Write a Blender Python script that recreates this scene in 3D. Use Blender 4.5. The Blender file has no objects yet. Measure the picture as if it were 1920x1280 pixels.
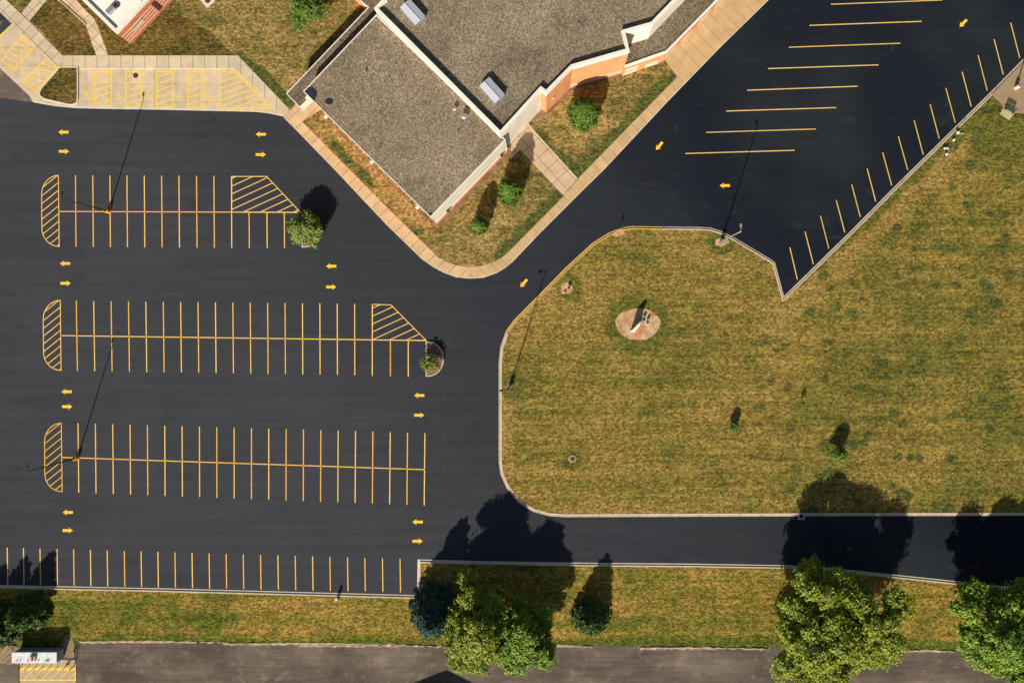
import bpy, bmesh, math, random
import numpy as np
from mathutils import Vector, Matrix
from mathutils.geometry import tessellate_polygon

random.seed(7)
RNG = np.random.default_rng(11)
S = 11.8                       # photo pixels per metre on the ground
H = 108.5                      # height of the drone
NX, NY = 1020.0, 619.0         # point straight under the drone
CAMX, CAMY = (NX - 960) / S, (640 - NY) / S
SUN_AZ, SUN_EL = math.radians(197.2), math.radians(29.5)

def G(px, py, z=0.0):
    """point at height z that stands at this place of the survey"""
    k = (H - z) / H
    return Vector((CAMX + (px - NX) / S * k, CAMY - (py - NY) / S * k, z))

scene = bpy.context.scene
C = scene.collection

# ------------------------------------------------------------------ materials
def srgb(r, g, b):
    f = lambda c: (c / 255 / 12.92) if c / 255 <= 0.04045 else ((c / 255 + 0.055) / 1.055) ** 2.4
    return (f(r), f(g), f(b), 1)

class NT:
    def __init__(s, name, rough=0.9, spec=0.2, metallic=0.0):
        s.m = bpy.data.materials.new(name); s.m.use_nodes = True
        s.t = s.m.node_tree; s.b = s.t.nodes['Principled BSDF']
        s.b.inputs['Roughness'].default_value = rough
        s.b.inputs['Specular IOR Level'].default_value = spec
        s.b.inputs['Metallic'].default_value = metallic
        s.geo = s.t.nodes.new('ShaderNodeNewGeometry')
        s.pos = s.geo.outputs['Position']
    def n(s, t, **kw):
        x = s.t.nodes.new(t)
        for k, v in kw.items(): setattr(x, k, v)
        return x
    def link(s, a, b): s.t.links.new(a, b)
    def mapped(s, scale=(1, 1, 1), rot=(0, 0, 0), loc=(0, 0, 0)):
        m = s.n('ShaderNodeMapping'); s.link(s.pos, m.inputs['Vector'])
        m.inputs['Scale'].default_value = scale; m.inputs['Rotation'].default_value = rot
        m.inputs['Location'].default_value = loc
        return m.outputs[0]
    def noise(s, scale, detail=3, vec=None, rough=0.5, dist=0.0):
        x = s.n('ShaderNodeTexNoise'); s.link(vec if vec is not None else s.pos, x.inputs['Vector'])
        x.inputs['Scale'].default_value = scale; x.inputs['Detail'].default_value = detail
        x.inputs['Roughness'].default_value = rough; x.inputs['Distortion'].default_value = dist
        return x.outputs['Fac']
    def voro(s, scale, feature='F1', vec=None, out='Distance', rnd=1.0):
        x = s.n('ShaderNodeTexVoronoi', feature=feature); s.link(vec if vec is not None else s.pos, x.inputs['Vector'])
        x.inputs['Scale'].default_value = scale; x.inputs['Randomness'].default_value = rnd
        return x.outputs[out]
    def ramp(s, fac, stops):
        x = s.n('ShaderNodeValToRGB'); s.link(fac, x.inputs['Fac'])
        cr = x.color_ramp
        while len(cr.elements) < len(stops): cr.elements.new(0.5)
        for e, (p, c) in zip(cr.elements, stops):
            e.position = p; e.color = c if len(c) == 4 else (*c, 1)
        return x.outputs[0]
    def rng(s, fac, a, b, c=0.0, d=1.0):
        x = s.n('ShaderNodeMapRange'); s.link(fac, x.inputs[0])
        for i, v in zip((1, 2, 3, 4), (a, b, c, d)): x.inputs[i].default_value = v
        return x.outputs[0]
    def mix(s, fac, a, b, mode='MIX'):
        x = s.n('ShaderNodeMix', data_type='RGBA', blend_type=mode)
        for sock, v in ((x.inputs[0], fac), (x.inputs[6], a), (x.inputs[7], b)):
            if hasattr(v, 'is_output'): s.link(v, sock)
            elif isinstance(v, (int, float)): sock.default_value = v
            else: sock.default_value = v
        return x.outputs[2]
    def math(s, op, a, b=0.0):
        x = s.n('ShaderNodeMath', operation=op)
        for sock, v in ((x.inputs[0], a), (x.inputs[1], b)):
            if hasattr(v, 'is_output'): s.link(v, sock)
            else: sock.default_value = v
        return x.outputs[0]
    def axis(s, i):
        x = s.n('ShaderNodeSeparateXYZ'); s.link(s.pos, x.inputs[0]); return x.outputs[i]
    def val(s, v): return (v, v, v, 1)
    def mul(s, col, fac, lo, hi):
        """multiply colour by a grey running lo..hi over fac 0..1"""
        return s.mix(1.0, col, s.ramp(fac, [(0, (lo, lo, lo)), (1, (hi, hi, hi))]), 'MULTIPLY')
    def base(s, c):
        if hasattr(c, 'is_output'): s.link(c, s.b.inputs['Base Color'])
        else: s.b.inputs['Base Color'].default_value = c
        return s
    def bump(s, h, strength=0.5, dist=0.05):
        x = s.n('ShaderNodeBump'); s.link(h, x.inputs['Height'])
        x.inputs['Strength'].default_value = strength; x.inputs['Distance'].default_value = dist
        s.link(x.outputs[0], s.b.inputs['Normal']); return s

def c3(r, g, b): return (r, g, b, 1)

def mat_simple(name, col, rough=0.8, spec=0.3, metallic=0.0, var=0.12, scale=2.0):
    m = NT(name, rough, spec, metallic)
    n = m.noise(scale, 4)
    m.base(m.mul(c3(*col), m.rng(n, 0.3, 0.7), 1 - var, 1 + var))
    return m.m

def mat_asphalt():
    m = NT('baked_light_asphalt', 0.9, 0.04)
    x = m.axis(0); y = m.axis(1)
    # uneven light reflection baked into the colour: paler west, darker east, wide blend
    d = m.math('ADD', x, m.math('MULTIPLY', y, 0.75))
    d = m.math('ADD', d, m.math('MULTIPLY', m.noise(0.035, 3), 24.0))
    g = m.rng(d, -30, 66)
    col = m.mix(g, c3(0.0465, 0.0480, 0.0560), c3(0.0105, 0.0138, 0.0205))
    # warm / greenish drift
    col = m.mix(m.rng(m.noise(0.045, 2), 0.42, 0.62), col, m.mix(0.35, col, c3(0.033, 0.040, 0.040)))
    # squeegee streaks along the passes
    st = m.noise(1.0, 4, m.mapped((0.035, 0.9, 1)), 0.6)
    col = m.mul(col, m.rng(st, 0.35, 0.68), 0.91, 1.09)
    st2 = m.noise(1.0, 3, m.mapped((0.12, 3.4, 1), loc=(5, 2, 0)), 0.6)
    col = m.mul(col, m.rng(st2, 0.3, 0.7), 0.94, 1.06)
    # scuffs and tyre-turned marks
    sc = m.noise(0.35, 5, m.mapped((0.5, 1.3, 1), loc=(3, 9, 0)), 0.65, 1.2)
    col = m.mix(m.math('MULTIPLY', m.rng(sc, 0.60, 0.74), 0.22), col, c3(0.085, 0.085, 0.086))
    dk = m.noise(0.22, 4, m.mapped((1, 1.6, 1), loc=(31, 4, 0)), 0.6)
    col = m.mix(m.math('MULTIPLY', m.rng(dk, 0.60, 0.70), 0.25), col, c3(0.012, 0.012, 0.014))
    fine = m.noise(5.5, 2)
    col = m.mul(col, m.rng(fine, 0.3, 0.7), 0.87, 1.13)
    sp = m.voro(1.3); col = m.mix(m.math('MULTIPLY', m.rng(sp, 0.045, 0.02), 0.25), col, c3(0.16, 0.15, 0.13))
    m.base(col); m.bump(fine, 0.25, 0.02)
    return m.m

def mat_old_asphalt(name='worn_asphalt', a=(0.075, 0.062, 0.055), b=(0.155, 0.130, 0.108)):
    m = NT(name, 0.95, 0.15)
    n = m.noise(0.16, 6, m.mapped((0.55, 1.3, 1)), 0.6)
    col = m.mix(m.rng(n, 0.40, 0.74), c3(*a), c3(*b))
    st = m.noise(1.0, 5, m.mapped((0.12, 2.6, 1)), 0.65)
    col = m.mul(col, m.rng(st, 0.3, 0.7), 0.78, 1.22)
    p = m.noise(0.5, 5, m.mapped((1, 1, 1), loc=(4, 4, 0)), 0.7)
    col = m.mix(m.math('MULTIPLY', m.rng(p, 0.54, 0.70), 0.6), col, c3(0.27, 0.215, 0.15))
    dk = m.noise(0.13, 4, m.mapped((1, 1, 1), loc=(14, 8, 0)), 0.6)
    col = m.mul(col, m.rng(dk, 0.35, 0.6), 0.72, 1.05)
    fine = m.noise(7, 2)
    col = m.mul(col, m.rng(fine, 0.3, 0.7), 0.75, 1.25)
    m.base(col); m.bump(fine, 0.4, 0.03)
    return m.m

def mat_grass(name, dry, mid, green, gamt=0.5, spots=1.0, xgrad=None, stripes=0.5, band=None, medw=0.6, greens=(), dries=(), halos=()):
    m = NT(name, 1.0, 0.0)
    big = m.math('ADD', 0.14, m.math('MULTIPLY', m.noise(0.055, 4, None, 0.55), 0.72))
    st = m.noise(1.0, 5, m.mapped((0.022, 0.60, 1)), 0.78)
    f = m.math('ADD', big, m.math('MULTIPLY', m.math('SUBTRACT', st, 0.5), stripes))
    if xgrad:
        f = m.math('ADD', f, m.rng(m.axis(0), xgrad[0], xgrad[1], 0.0, xgrad[2]))
    if band:
        f = m.math('ADD', f, m.rng(m.math('ABSOLUTE', m.math('SUBTRACT', m.axis(1), band)), 0.0, 1.3, 0.35, 0.0))
    for lst, sgn in ((greens, 1), (dries, -1)):
        for (ax, ay), (bx, by), wd, amt in lst:
            A, B = G(ax, ay), G(bx, by); dv = (B - A).normalized()
            dt = m.n('ShaderNodeVectorMath', operation='DOT_PRODUCT'); m.link(m.pos, dt.inputs[0]); dt.inputs[1].default_value = (-dv.y, dv.x, 0)
            al = m.n('ShaderNodeVectorMath', operation='DOT_PRODUCT'); m.link(m.pos, al.inputs[0]); al.inputs[1].default_value = (dv.x, dv.y, 0)
            off = A.x * -dv.y + A.y * dv.x; l0 = A.dot(dv); l1 = B.dot(dv)
            wob = m.math('MULTIPLY', m.math('SUBTRACT', m.noise(0.25, 4), 0.5), wd * 1.6)
            dist = m.math('ABSOLUTE', m.math('ADD', m.math('SUBTRACT', dt.outputs['Value'], off), wob))
            q = m.rng(dist, wd * 0.25, wd, amt * sgn, 0.0)
            q = m.math('MULTIPLY', q, m.rng(al.outputs['Value'], l0 - 2, l0 + 1)); q = m.math('MULTIPLY', q, m.rng(al.outputs['Value'], l1 + 2, l1 - 1))
            f = m.math('ADD', f, q)
    for hx, hy, r0, r1, amt in halos:
        A = G(hx, hy)
        ds = m.n('ShaderNodeVectorMath', operation='DISTANCE'); m.link(m.pos, ds.inputs[0]); ds.inputs[1].default_value = (A.x, A.y, 0.12)
        wob = m.math('MULTIPLY', m.math('SUBTRACT', m.noise(0.5, 4), 0.5), (r1 - r0) * 1.2)
        f = m.math('ADD', f, m.rng(m.math('ADD', ds.outputs['Value'], wob), r0, r1, amt, 0.0))
    med = m.noise(0.30, 6, m.mapped((0.55, 1.25, 1), loc=(7, 1, 0)), 0.68)
    f = m.math('ADD', f, m.math('MULTIPLY', m.math('SUBTRACT', med, 0.5), medw))
    f = m.rng(f, 0.34 + (0.5 - gamt) * 0.3, 0.68 + (0.5 - gamt) * 0.3)
    col = m.ramp(f, [(0, dry), (0.5, mid), (1.0, green)])
    # rounded darker weed patches
    v = m.voro(0.34, vec=m.mapped((0.9, 1.15, 1), loc=(3.3, 1.7, 0)))
    vn = m.math('ADD', v, m.math('MULTIPLY', m.noise(0.9, 5, None, 0.7), 0.42))
    mask = m.rng(m.noise(0.16, 3, m.mapped((1, 1, 1), loc=(50, 20, 0))), 0.38, 0.50)
    if xgrad: mask = m.math('MULTIPLY', mask, m.rng(m.axis(0), 22, 50, 0.12, 1.0))
    wp = m.math('MULTIPLY', m.rng(vn, 0.58, 0.44), m.math('MULTIPLY', mask, spots))
    col = m.mix(m.math('MULTIPLY', wp, 0.85), col, c3(green[0] * 0.50, green[1] * 0.68, green[2] * 0.9))
    # thin mower streaks, then straw, thatch and blades
    ms = m.noise(1.0, 4, m.mapped((0.035, 1.7, 1), (0, 0, 0.02), loc=(8, 3, 0)), 0.7)
    col = m.mul(col, m.rng(ms, 0.35, 0.65), 0.84, 1.16)
    hu = m.noise(0.85, 5, m.mapped((0.7, 1.4, 1), loc=(9, 3, 0)), 0.7)
    col = m.mix(m.math('MULTIPLY', m.rng(hu, 0.50, 0.68), 0.26), col, c3(dry[0] * 1.12, dry[1] * 1.1, dry[2] * 1.35))
    dk = m.noise(0.8, 5, m.mapped((0.7, 1.5, 1), loc=(29, 13, 0)), 0.7)
    col = m.mix(m.math('MULTIPLY', m.rng(dk, 0.52, 0.70), 0.26), col, c3(green[0] * 0.7, green[1] * 0.7, green[2] * 0.8))
    n1 = m.noise(3.1, 4, m.mapped((0.75, 1.25, 1)), 0.85)
    col = m.mul(col, m.rng(n1, 0.37, 0.63), 0.52, 1.48)
    v2 = m.voro(3.6, vec=m.mapped((0.7, 1.2, 1)), out='Color')
    bw = m.n('ShaderNodeRGBToBW'); m.link(v2, bw.inputs[0])
    col = m.mul(col, m.rng(bw.outputs[0], 0.25, 0.75), 0.66, 1.36)
    m.base(col)
    m.bump(m.math('ADD', n1, m.math('MULTIPLY', bw.outputs[0], 0.25)), 0.9, 0.22)
    return m.m

def mat_concrete(name, col, joint=None, rot=0.0, loc=(0, 0, 0), dirt=0.5, jw=0.032):
    m = NT(name, 0.9, 0.2)
    n = m.noise(0.35, 5, None, 0.65)
    c = m.mul(c3(*col), m.rng(n, 0.3, 0.7), 0.86, 1.10)
    st = m.noise(1.1, 6, m.mapped((1, 1, 1), loc=(2, 8, 0)), 0.75, 0.8)
    c = m.mix(m.math('MULTIPLY', m.rng(st, 0.55, 0.72), dirt), c, c3(col[0] * 0.45, col[1] * 0.43, col[2] * 0.42))
    sl = m.noise(0.9, 3, m.mapped((1, 1, 1), loc=(22, 8, 0)))
    c = m.mul(c, m.rng(sl, 0.3, 0.7), 0.93, 1.07)
    if joint:
        v = m.mapped((1, 1, 1), (0, 0, rot), loc)
        sx = m.n('ShaderNodeSeparateXYZ'); m.link(v, sx.inputs[0])
        js = []
        for i, j in enumerate(joint):
            if not j: continue
            fr = m.math('FRACT', m.math('DIVIDE', sx.outputs[i], j))
            dd = m.math('MULTIPLY', m.math('ABSOLUTE', m.math('SUBTRACT', fr, 0.5)), j)
            js.append(m.rng(dd, jw, jw * 2.2, 1.0, 0.0))
            # every slab a slightly different grey
            w = m.n('ShaderNodeTexWhiteNoise', noise_dimensions='1D')
            m.link(m.math('FLOOR', m.math('ADD', m.math('DIVIDE', sx.outputs[i], j), 0.5)), w.inputs['W'])
            c = m.mul(c, w.outputs[0], 0.94, 1.05)
        for q in js:
            c = m.mix(m.math('MULTIPLY', q, 0.8), c, c3(col[0] * 0.33, col[1] * 0.3, col[2] * 0.28))
    f = m.noise(9, 2)
    c = m.mul(c, m.rng(f, 0.3, 0.7), 0.93, 1.07)
    m.base(c); return m.m

def mat_gravel_roof(name, lo=(0.082, 0.066, 0.050), hi=(0.34, 0.285, 0.215)):
    m = NT(name, 1.0, 0.05)
    n = m.noise(5.5, 3, None, 0.8)
    v = m.voro(6.0, out='Color')
    bw = m.n('ShaderNodeRGBToBW'); m.link(v, bw.inputs[0])
    f = m.math('ADD', m.math('MULTIPLY', n, 0.75), m.math('MULTIPLY', bw.outputs[0], 0.42))
    col = m.ramp(m.rng(f, 0.36, 0.86), [(0, lo), (0.5, tuple((a * 1.1 + b) / 2.5 for a, b in zip(lo, hi))), (1, hi)])
    big = m.noise(0.10, 4, None, 0.6)
    col = m.mul(col, m.rng(big, 0.35, 0.65), 0.80, 1.16)
    st = m.noise(0.25, 5, m.mapped((1, 1, 1), loc=(12, 5, 0)), 0.6)
    col = m.mix(m.math('MULTIPLY', m.rng(st, 0.58, 0.72), 0.35), col, c3(0.17, 0.15, 0.065))
    st2 = m.noise(0.20, 5, m.mapped((1, 1, 1), loc=(42, 15, 0)), 0.6)
    col = m.mix(m.math('MULTIPLY', m.rng(st2, 0.58, 0.70), 0.4), col, c3(0.05, 0.042, 0.036))
    m.base(col); m.bump(f, 0.7, 0.06)
    return m.m

def mat_brick(name, a=(0.50, 0.185, 0.075), mortar=(0.50, 0.36, 0.26), course=0.10):
    m = NT(name, 0.9, 0.15)
    z = m.axis(2)
    fr = m.math('FRACT', m.math('DIVIDE', z, course))
    j = m.rng(m.math('ABSOLUTE', m.math('SUBTRACT', fr, 0.5)), 0.36, 0.44)
    w = m.n('ShaderNodeTexWhiteNoise', noise_dimensions='3D')
    sn = m.n('ShaderNodeVectorMath', operation='SNAP'); m.link(m.pos, sn.inputs[0]); sn.inputs[1].default_value = (0.22, 0.22, course)
    m.link(sn.outputs[0], w.inputs['Vector'])
    c = m.mul(c3(*a), w.outputs[0], 0.78, 1.2)
    c = m.mul(c, m.rng(m.noise(0.7, 4), 0.3, 0.7), 0.88, 1.12)
    c = m.mix(m.math('MULTIPLY', j, 0.45), c, c3(*mortar))
    m.base(c); return m.m

def mat_paint(name, a, b, under, wear=0.25, scale=3.0):
    m = NT(name, 0.75, 0.25)
    oi = m.n('ShaderNodeObjectInfo')
    c = m.mix(m.math('MULTIPLY', oi.outputs['Random'], 1.0), c3(*a), c3(*b))
    c = m.mul(c, m.rng(m.noise(1.2, 4), 0.3, 0.7), 0.86, 1.12)
    w = m.noise(scale, 5, None, 0.7)
    c = m.mix(m.math('MULTIPLY', m.rng(w, 0.62 - wear * 0.3, 0.78 - wear * 0.2), 0.75), c, c3(*under))
    m.base(c); return m.m

def mat_leaf(name, a, b, dark, rough=0.6, spec=0.3, trans=0.15):
    m = NT(name, rough, spec)
    w = m.geo.outputs['Random Per Island']
    n = m.noise(0.55, 3)
    c = m.mix(m.rng(m.math('ADD', m.math('MULTIPLY', w, 0.6), m.math('MULTIPLY', n, 0.8)), 0.4, 1.0), c3(*a), c3(*b))
    w2 = m.n('ShaderNodeTexWhiteNoise', noise_dimensions='1D'); m.link(w, w2.inputs['W'])
    c = m.mix(m.rng(w2.outputs[0], 0.72, 1.0, 0, 0.9), c, c3(*dark))
    m.base(c)
    tr = m.n('ShaderNodeBsdfTranslucent'); m.link(c, tr.inputs['Color'])
    mx = m.n('ShaderNodeMixShader'); mx.inputs[0].default_value = trans
    out = m.t.nodes['Material Output']
    m.link(m.b.outputs[0], mx.inputs[1]); m.link(tr.outputs[0], mx.inputs[2]); m.link(mx.outputs[0], out.inputs['Surface'])
    return m.m

def mat_mulch(name, a=(0.40, 0.255, 0.14), b=(0.54, 0.39, 0.22), red=(0.42, 0.12, 0.07)):
    m = NT(name, 1.0, 0.05)
    c = m.mix(m.rng(m.noise(0.9, 5), 0.4, 0.62), c3(*a), c3(*b))
    c = m.mix(m.math('MULTIPLY', m.rng(m.noise(0.55, 5, m.mapped((1, 1, 1), loc=(6, 2, 0)), 0.7), 0.50, 0.60), 0.85), c, c3(*red))
    c = m.mix(m.math('MULTIPLY', m.rng(m.noise(0.7, 5, m.mapped((1, 1, 1), loc=(16, 12, 0)), 0.7), 0.60, 0.68), 0.7), c, c3(0.20, 0.16, 0.05))
    f = m.noise(6, 4, None, 0.7)
    c = m.mul(c, m.rng(f, 0.3, 0.7), 0.75, 1.25)
    m.base(c); m.bump(f, 0.6, 0.05); return m.m

M = {}
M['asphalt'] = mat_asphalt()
M['old_asphalt'] = mat_old_asphalt('worn_asphalt', (0.092, 0.071, 0.057), (0.200, 0.155, 0.115))
M['dark_asphalt'] = mat_old_asphalt('dark_asphalt', (0.030, 0.032, 0.040), (0.065, 0.065, 0.072))
M['tan_asphalt'] = mat_old_asphalt('tan_asphalt', (0.105, 0.080, 0.068), (0.16, 0.125, 0.10))
M['lawn'] = mat_grass('dry_lawn', (0.300, 0.198, 0.055), (0.230, 0.170, 0.038), (0.130, 0.127, 0.026), 0.44, 1.0, (20, 80, 0.11), 0.62, None, 0.6,
    [((1500, 532), (1850, 205), 1.1, 0.3)], [((1440, 620), (1830, 250), 2.6, 0.22), ((955, 640), (1040, 545), 2.2, 0.2), ((950, 700), (950, 880), 1.6, 0.2)],
    [(1196, 607, 3.6, 5.6, 0.42), (1354, 453, 1.6, 2.8, 0.3), (957, 722, 0.8, 2.6, 0.4), (1070, 540, 1.0, 2.6, 0.3), (1073, 865, 0.8, 2.2, 0.3), (1880, 225, 3.0, 7.0, 0.4)])
M['lawn_b'] = mat_grass('patchy_lawn', (0.345, 0.228, 0.080), (0.240, 0.175, 0.052), (0.092, 0.104, 0.026), 0.46, 0.5, None, 0.22, None, 0.85,
    [((1258, 148), (1075, 335), 1.6, 0.32), ((1052, 362), (930, 484), 1.3, 0.3), ((455, 108), (545, 200), 1.4, 0.4), ((1080, 320), (1000, 235), 1.0, 0.22),
     ((240, 98), (330, 20), 1.8, 0.35), ((620, 262), (700, 345), 1.0, 0.25)], [((640, 250), (800, 425), 1.5, 0.2)], [(1095, 225, 2.0, 4.0, -0.25), (600, 140, 1.0, 4.0, 0.25)])
M['lawn_c'] = mat_grass('striped_verge', (0.350, 0.210, 0.056), (0.235, 0.176, 0.034), (0.098, 0.122, 0.018), 0.52, 0.4, None, 0.70, -48.2, 0.7)
M['lawn_d'] = mat_grass('brown_lawn', (0.190, 0.120, 0.036), (0.135, 0.096, 0.026), (0.056, 0.064, 0.015), 0.48, 0.6, None, 0.15, None, 0.7)
M['field'] = mat_grass('far_field', (0.25, 0.17, 0.06), (0.18, 0.14, 0.04), (0.10, 0.12, 0.03), 0.5, 0.3, None, 0.5)
M['pad'] = mat_concrete('pale_concrete', (0.55, 0.440, 0.290), (3.6, 2.9), 0, (1, 1.2, 0), 0.22, 0.012)
M['walk'] = mat_concrete('walk_concrete', (0.57, 0.465, 0.315), (1.9, 0), 0, (0.3, 0, 0), 0.32)
M['walk_diag'] = mat_concrete('diagonal_walk_concrete', (0.55, 0.45, 0.31), (1.55, 1.7), math.radians(45), (0.3, 0.5, 0), 0.42)
M['tan_walk'] = mat_concrete('tan_concrete', (0.580, 0.395, 0.215), (1.75, 0), math.radians(46), (0, 0, 0), 0.25, 0.03)
M['tan_plain'] = mat_concrete('tan_plain_concrete', (0.50, 0.36, 0.19), (3.1, 0), math.radians(46), (0, 0, 0), 0.2, 0.018)
M['plaza'] = mat_concrete('plaza_concrete', (0.300, 0.212, 0.122), None, 0, (0, 0, 0), 0.2)
M['kerb'] = mat_concrete('kerb_concrete', (0.60, 0.47, 0.33), None, 0, (0, 0, 0), 0.55)
M['gutter'] = mat_concrete('gutter_concrete', (0.47, 0.37, 0.28), (3.0, 0), math.radians(20), (0, 0, 0), 0.55)
M['white_kerb'] = mat_concrete('white_kerb', (0.62, 0.54, 0.42), None, 0, (0, 0, 0), 0.3)
M['yellow_kerb'] = mat_paint('yellow_kerb_paint', (0.62, 0.36, 0.035), (0.62, 0.36, 0.035), (0.45, 0.33, 0.19), 0.75, 2.2)
M['line'] = mat_paint('line_paint', (0.84, 0.43, 0.045), (0.90, 0.58, 0.17), (0.10, 0.08, 0.05), 0.22, 6)
M['line_ne'] = mat_paint('line_paint_tan', (0.70, 0.41, 0.085), (0.78, 0.50, 0.16), (0.09, 0.07, 0.05), 0.25, 6)
M['arrow'] = mat_paint('arrow_paint', (0.90, 0.50, 0.030), (0.95, 0.56, 0.04), (0.45, 0.30, 0.05), 0.15, 5)
M['faded'] = mat_paint('faded_yellow_paint', (0.86, 0.52, 0.035), (0.86, 0.54, 0.04), (0.60, 0.47, 0.26), 0.45, 2.6)
M['roof'] = mat_gravel_roof('roof_gravel', (0.096, 0.073, 0.050), (0.46, 0.36, 0.245))
M['roof_dark'] = mat_gravel_roof('low_roof_gravel', (0.065, 0.050, 0.034), (0.34, 0.265, 0.18))
M['brick'] = mat_brick('orange_brick', (0.60, 0.245, 0.10), (0.60, 0.42, 0.28))
M['brick_red'] = mat_brick('red_brick', (0.50, 0.165, 0.085), (0.45, 0.25, 0.17))
M['cream'] = mat_simple('cream_stone', (0.62, 0.50, 0.36), 0.9, 0.1, 0, 0.08, 1.2)
M['white'] = mat_simple('white_coping', (0.72, 0.67, 0.58), 0.8, 0.2, 0, 0.07, 0.8)
M['whitewall'] = mat_simple('white_wall', (0.66, 0.60, 0.50), 0.9, 0.1, 0, 0.08, 0.5)
M['membrane_white'] = mat_simple('white_roof_membrane', (0.80, 0.74, 0.64), 0.7, 0.2, 0, 0.05, 0.3)
M['membrane_black'] = mat_simple('bare_black_membrane', (0.022, 0.024, 0.028), 0.8, 0.2, 0, 0.2, 1.0)
M['metal'] = mat_simple('grey_metal', (0.42, 0.42, 0.44), 0.45, 0.5, 0.6, 0.06, 3)
M['skylight'] = mat_simple('skylight_panel', (0.44, 0.45, 0.52), 0.5, 0.4, 0, 0.05, 2)
M['dark_metal'] = mat_simple('dark_bronze_metal', (0.035, 0.032, 0.032), 0.55, 0.4, 0.3, 0.1, 2)
M['glass'] = mat_simple('lamp_lens', (0.6, 0.62, 0.65), 0.25, 0.5, 0, 0.03, 2)
M['yellow'] = mat_simple('yellow_enamel', (0.72, 0.42, 0.03), 0.6, 0.3, 0, 0.12, 3)
M['rust'] = mat_simple('rusty_iron', (0.085, 0.038, 0.028), 0.85, 0.3, 0.2, 0.3, 6)
M['red'] = mat_simple('red_enamel', (0.35, 0.03, 0.02), 0.6, 0.3, 0, 0.15, 3)
M['blue'] = mat_simple('blue_grey_paint', (0.10, 0.13, 0.20), 0.6, 0.3, 0, 0.15, 3)
M['bark'] = mat_simple('bark', (0.10, 0.072, 0.05), 1, 0.05, 0, 0.3, 4)
M['mulch'] = mat_mulch('dry_mulch')
M['mulch_brown'] = mat_mulch('brown_mulch', (0.17, 0.10, 0.06), (0.27, 0.17, 0.10), (0.22, 0.10, 0.06))
M['soil'] = mat_mulch('bare_soil', (0.22, 0.155, 0.085), (0.34, 0.25, 0.15), (0.27, 0.18, 0.10))
M['verge'] = mat_mulch('pale_grit', (0.36, 0.27, 0.16), (0.52, 0.42, 0.29), (0.34, 0.26, 0.16))
M['rock'] = mat_simple('pale_rock', (0.33, 0.33, 0.30), 0.95, 0.1, 0, 0.25, 3)
M['wood'] = mat_simple('green_slats', (0.030, 0.050, 0.042), 0.7, 0.3, 0, 0.2, 5)
M['shingle'] = mat_simple('shingles', (0.10, 0.09, 0.085), 0.95, 0.1, 0, 0.2, 3)
M['leaf_big'] = mat_leaf('maple_leaf', (0.125, 0.190, 0.014), (0.350, 0.375, 0.024), (0.045, 0.110, 0.012))
M['leaf_deep'] = mat_leaf('deep_leaf', (0.085, 0.185, 0.018), (0.270, 0.370, 0.026), (0.030, 0.095, 0.014))
M['leaf_olive'] = mat_leaf('olive_leaf', (0.115, 0.165, 0.028), (0.270, 0.310, 0.055), (0.07, 0.095, 0.02))
M['leaf_bright'] = mat_leaf('bright_leaf', (0.050, 0.130, 0.014), (0.180, 0.260, 0.026), (0.018, 0.070, 0.012))
M['leaf_blue'] = mat_leaf('blue_needles', (0.030, 0.070, 0.052), (0.065, 0.120, 0.090), (0.012, 0.034, 0.026), trans=0.05)
M['leaf_pine'] = mat_leaf('green_needles', (0.038, 0.090, 0.014), (0.120, 0.190, 0.028), (0.010, 0.032, 0.008), trans=0.05)

# ------------------------------------------------------------------ object helpers
def link(o, parent=None):
    C.objects.link(o)
    if parent is not None: o.parent = parent
    return o

def obj(name, bm, mat, parent=None, smooth=False):
    """bm coordinates are world coordinates unless the parent is an empty away from the origin"""
    me = bpy.data.meshes.new(name)
    bmesh.ops.recalc_face_normals(bm, faces=bm.faces)
    bm.to_mesh(me); bm.free()
    me.materials.append(mat)
    if smooth:
        for p in me.polygons: p.use_smooth = True
    o = bpy.data.objects.new(name, me)
    return link(o, parent)

def tag(o, label=None, cat=None, group=None, kind=None):
    if label: o['label'] = label
    if cat: o['category'] = cat
    if group: o['group'] = group
    if kind: o['kind'] = kind
    return o

def struct(name, bm, mat, parent=None):
    o = obj(name, bm, mat, parent)
    if parent is None: o['kind'] = 'structure'
    return o

def thing(name, label, cat, loc=(0, 0, 0), group=None, rz=0.0):
    o = bpy.data.objects.new(name, None); o.empty_display_size = 0.3
    o.location = loc; o.rotation_euler = (0, 0, rz)
    link(o); return tag(o, label, cat, group)

def copy_tree(o, parent=None):
    c = o.copy(); C.objects.link(c)
    if parent is not None: c.parent = parent
    for ch in [x for x in bpy.data.objects if x.parent == o]:
        copy_tree(ch, c)
    return c

def poly_prism(bm, pts, z0, z1):
    """pts: list of (x,y); solid from z0 to z1, top and sides"""
    vt = [bm.verts.new((p[0], p[1], z1)) for p in pts]
    vb = [bm.verts.new((p[0], p[1], z0)) for p in pts]
    tris = tessellate_polygon([[Vector((p[0], p[1], 0)) for p in pts]])
    for t in tris:
        try: bm.faces.new([vt[i] for i in t])
        except ValueError: pass
        try: bm.faces.new([vb[i] for i in reversed(t)])
        except ValueError: pass
    n = len(pts)
    for i in range(n):
        j = (i + 1) % n
        bm.faces.new((vb[i], vb[j], vt[j], vt[i]))
    return bm

def sheet(bm, pts, z):
    vt = [bm.verts.new((p[0], p[1], z)) for p in pts]
    for t in tessellate_polygon([[Vector((p[0], p[1], 0)) for p in pts]]):
        f = bm.faces.new([vt[i] for i in t])
        f.normal_update()
        if f.normal.z < 0: f.normal_flip()
    return bm

def W(pts, z=0.0): return [tuple(G(x, y, z)[:2]) for x, y in pts]

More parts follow.
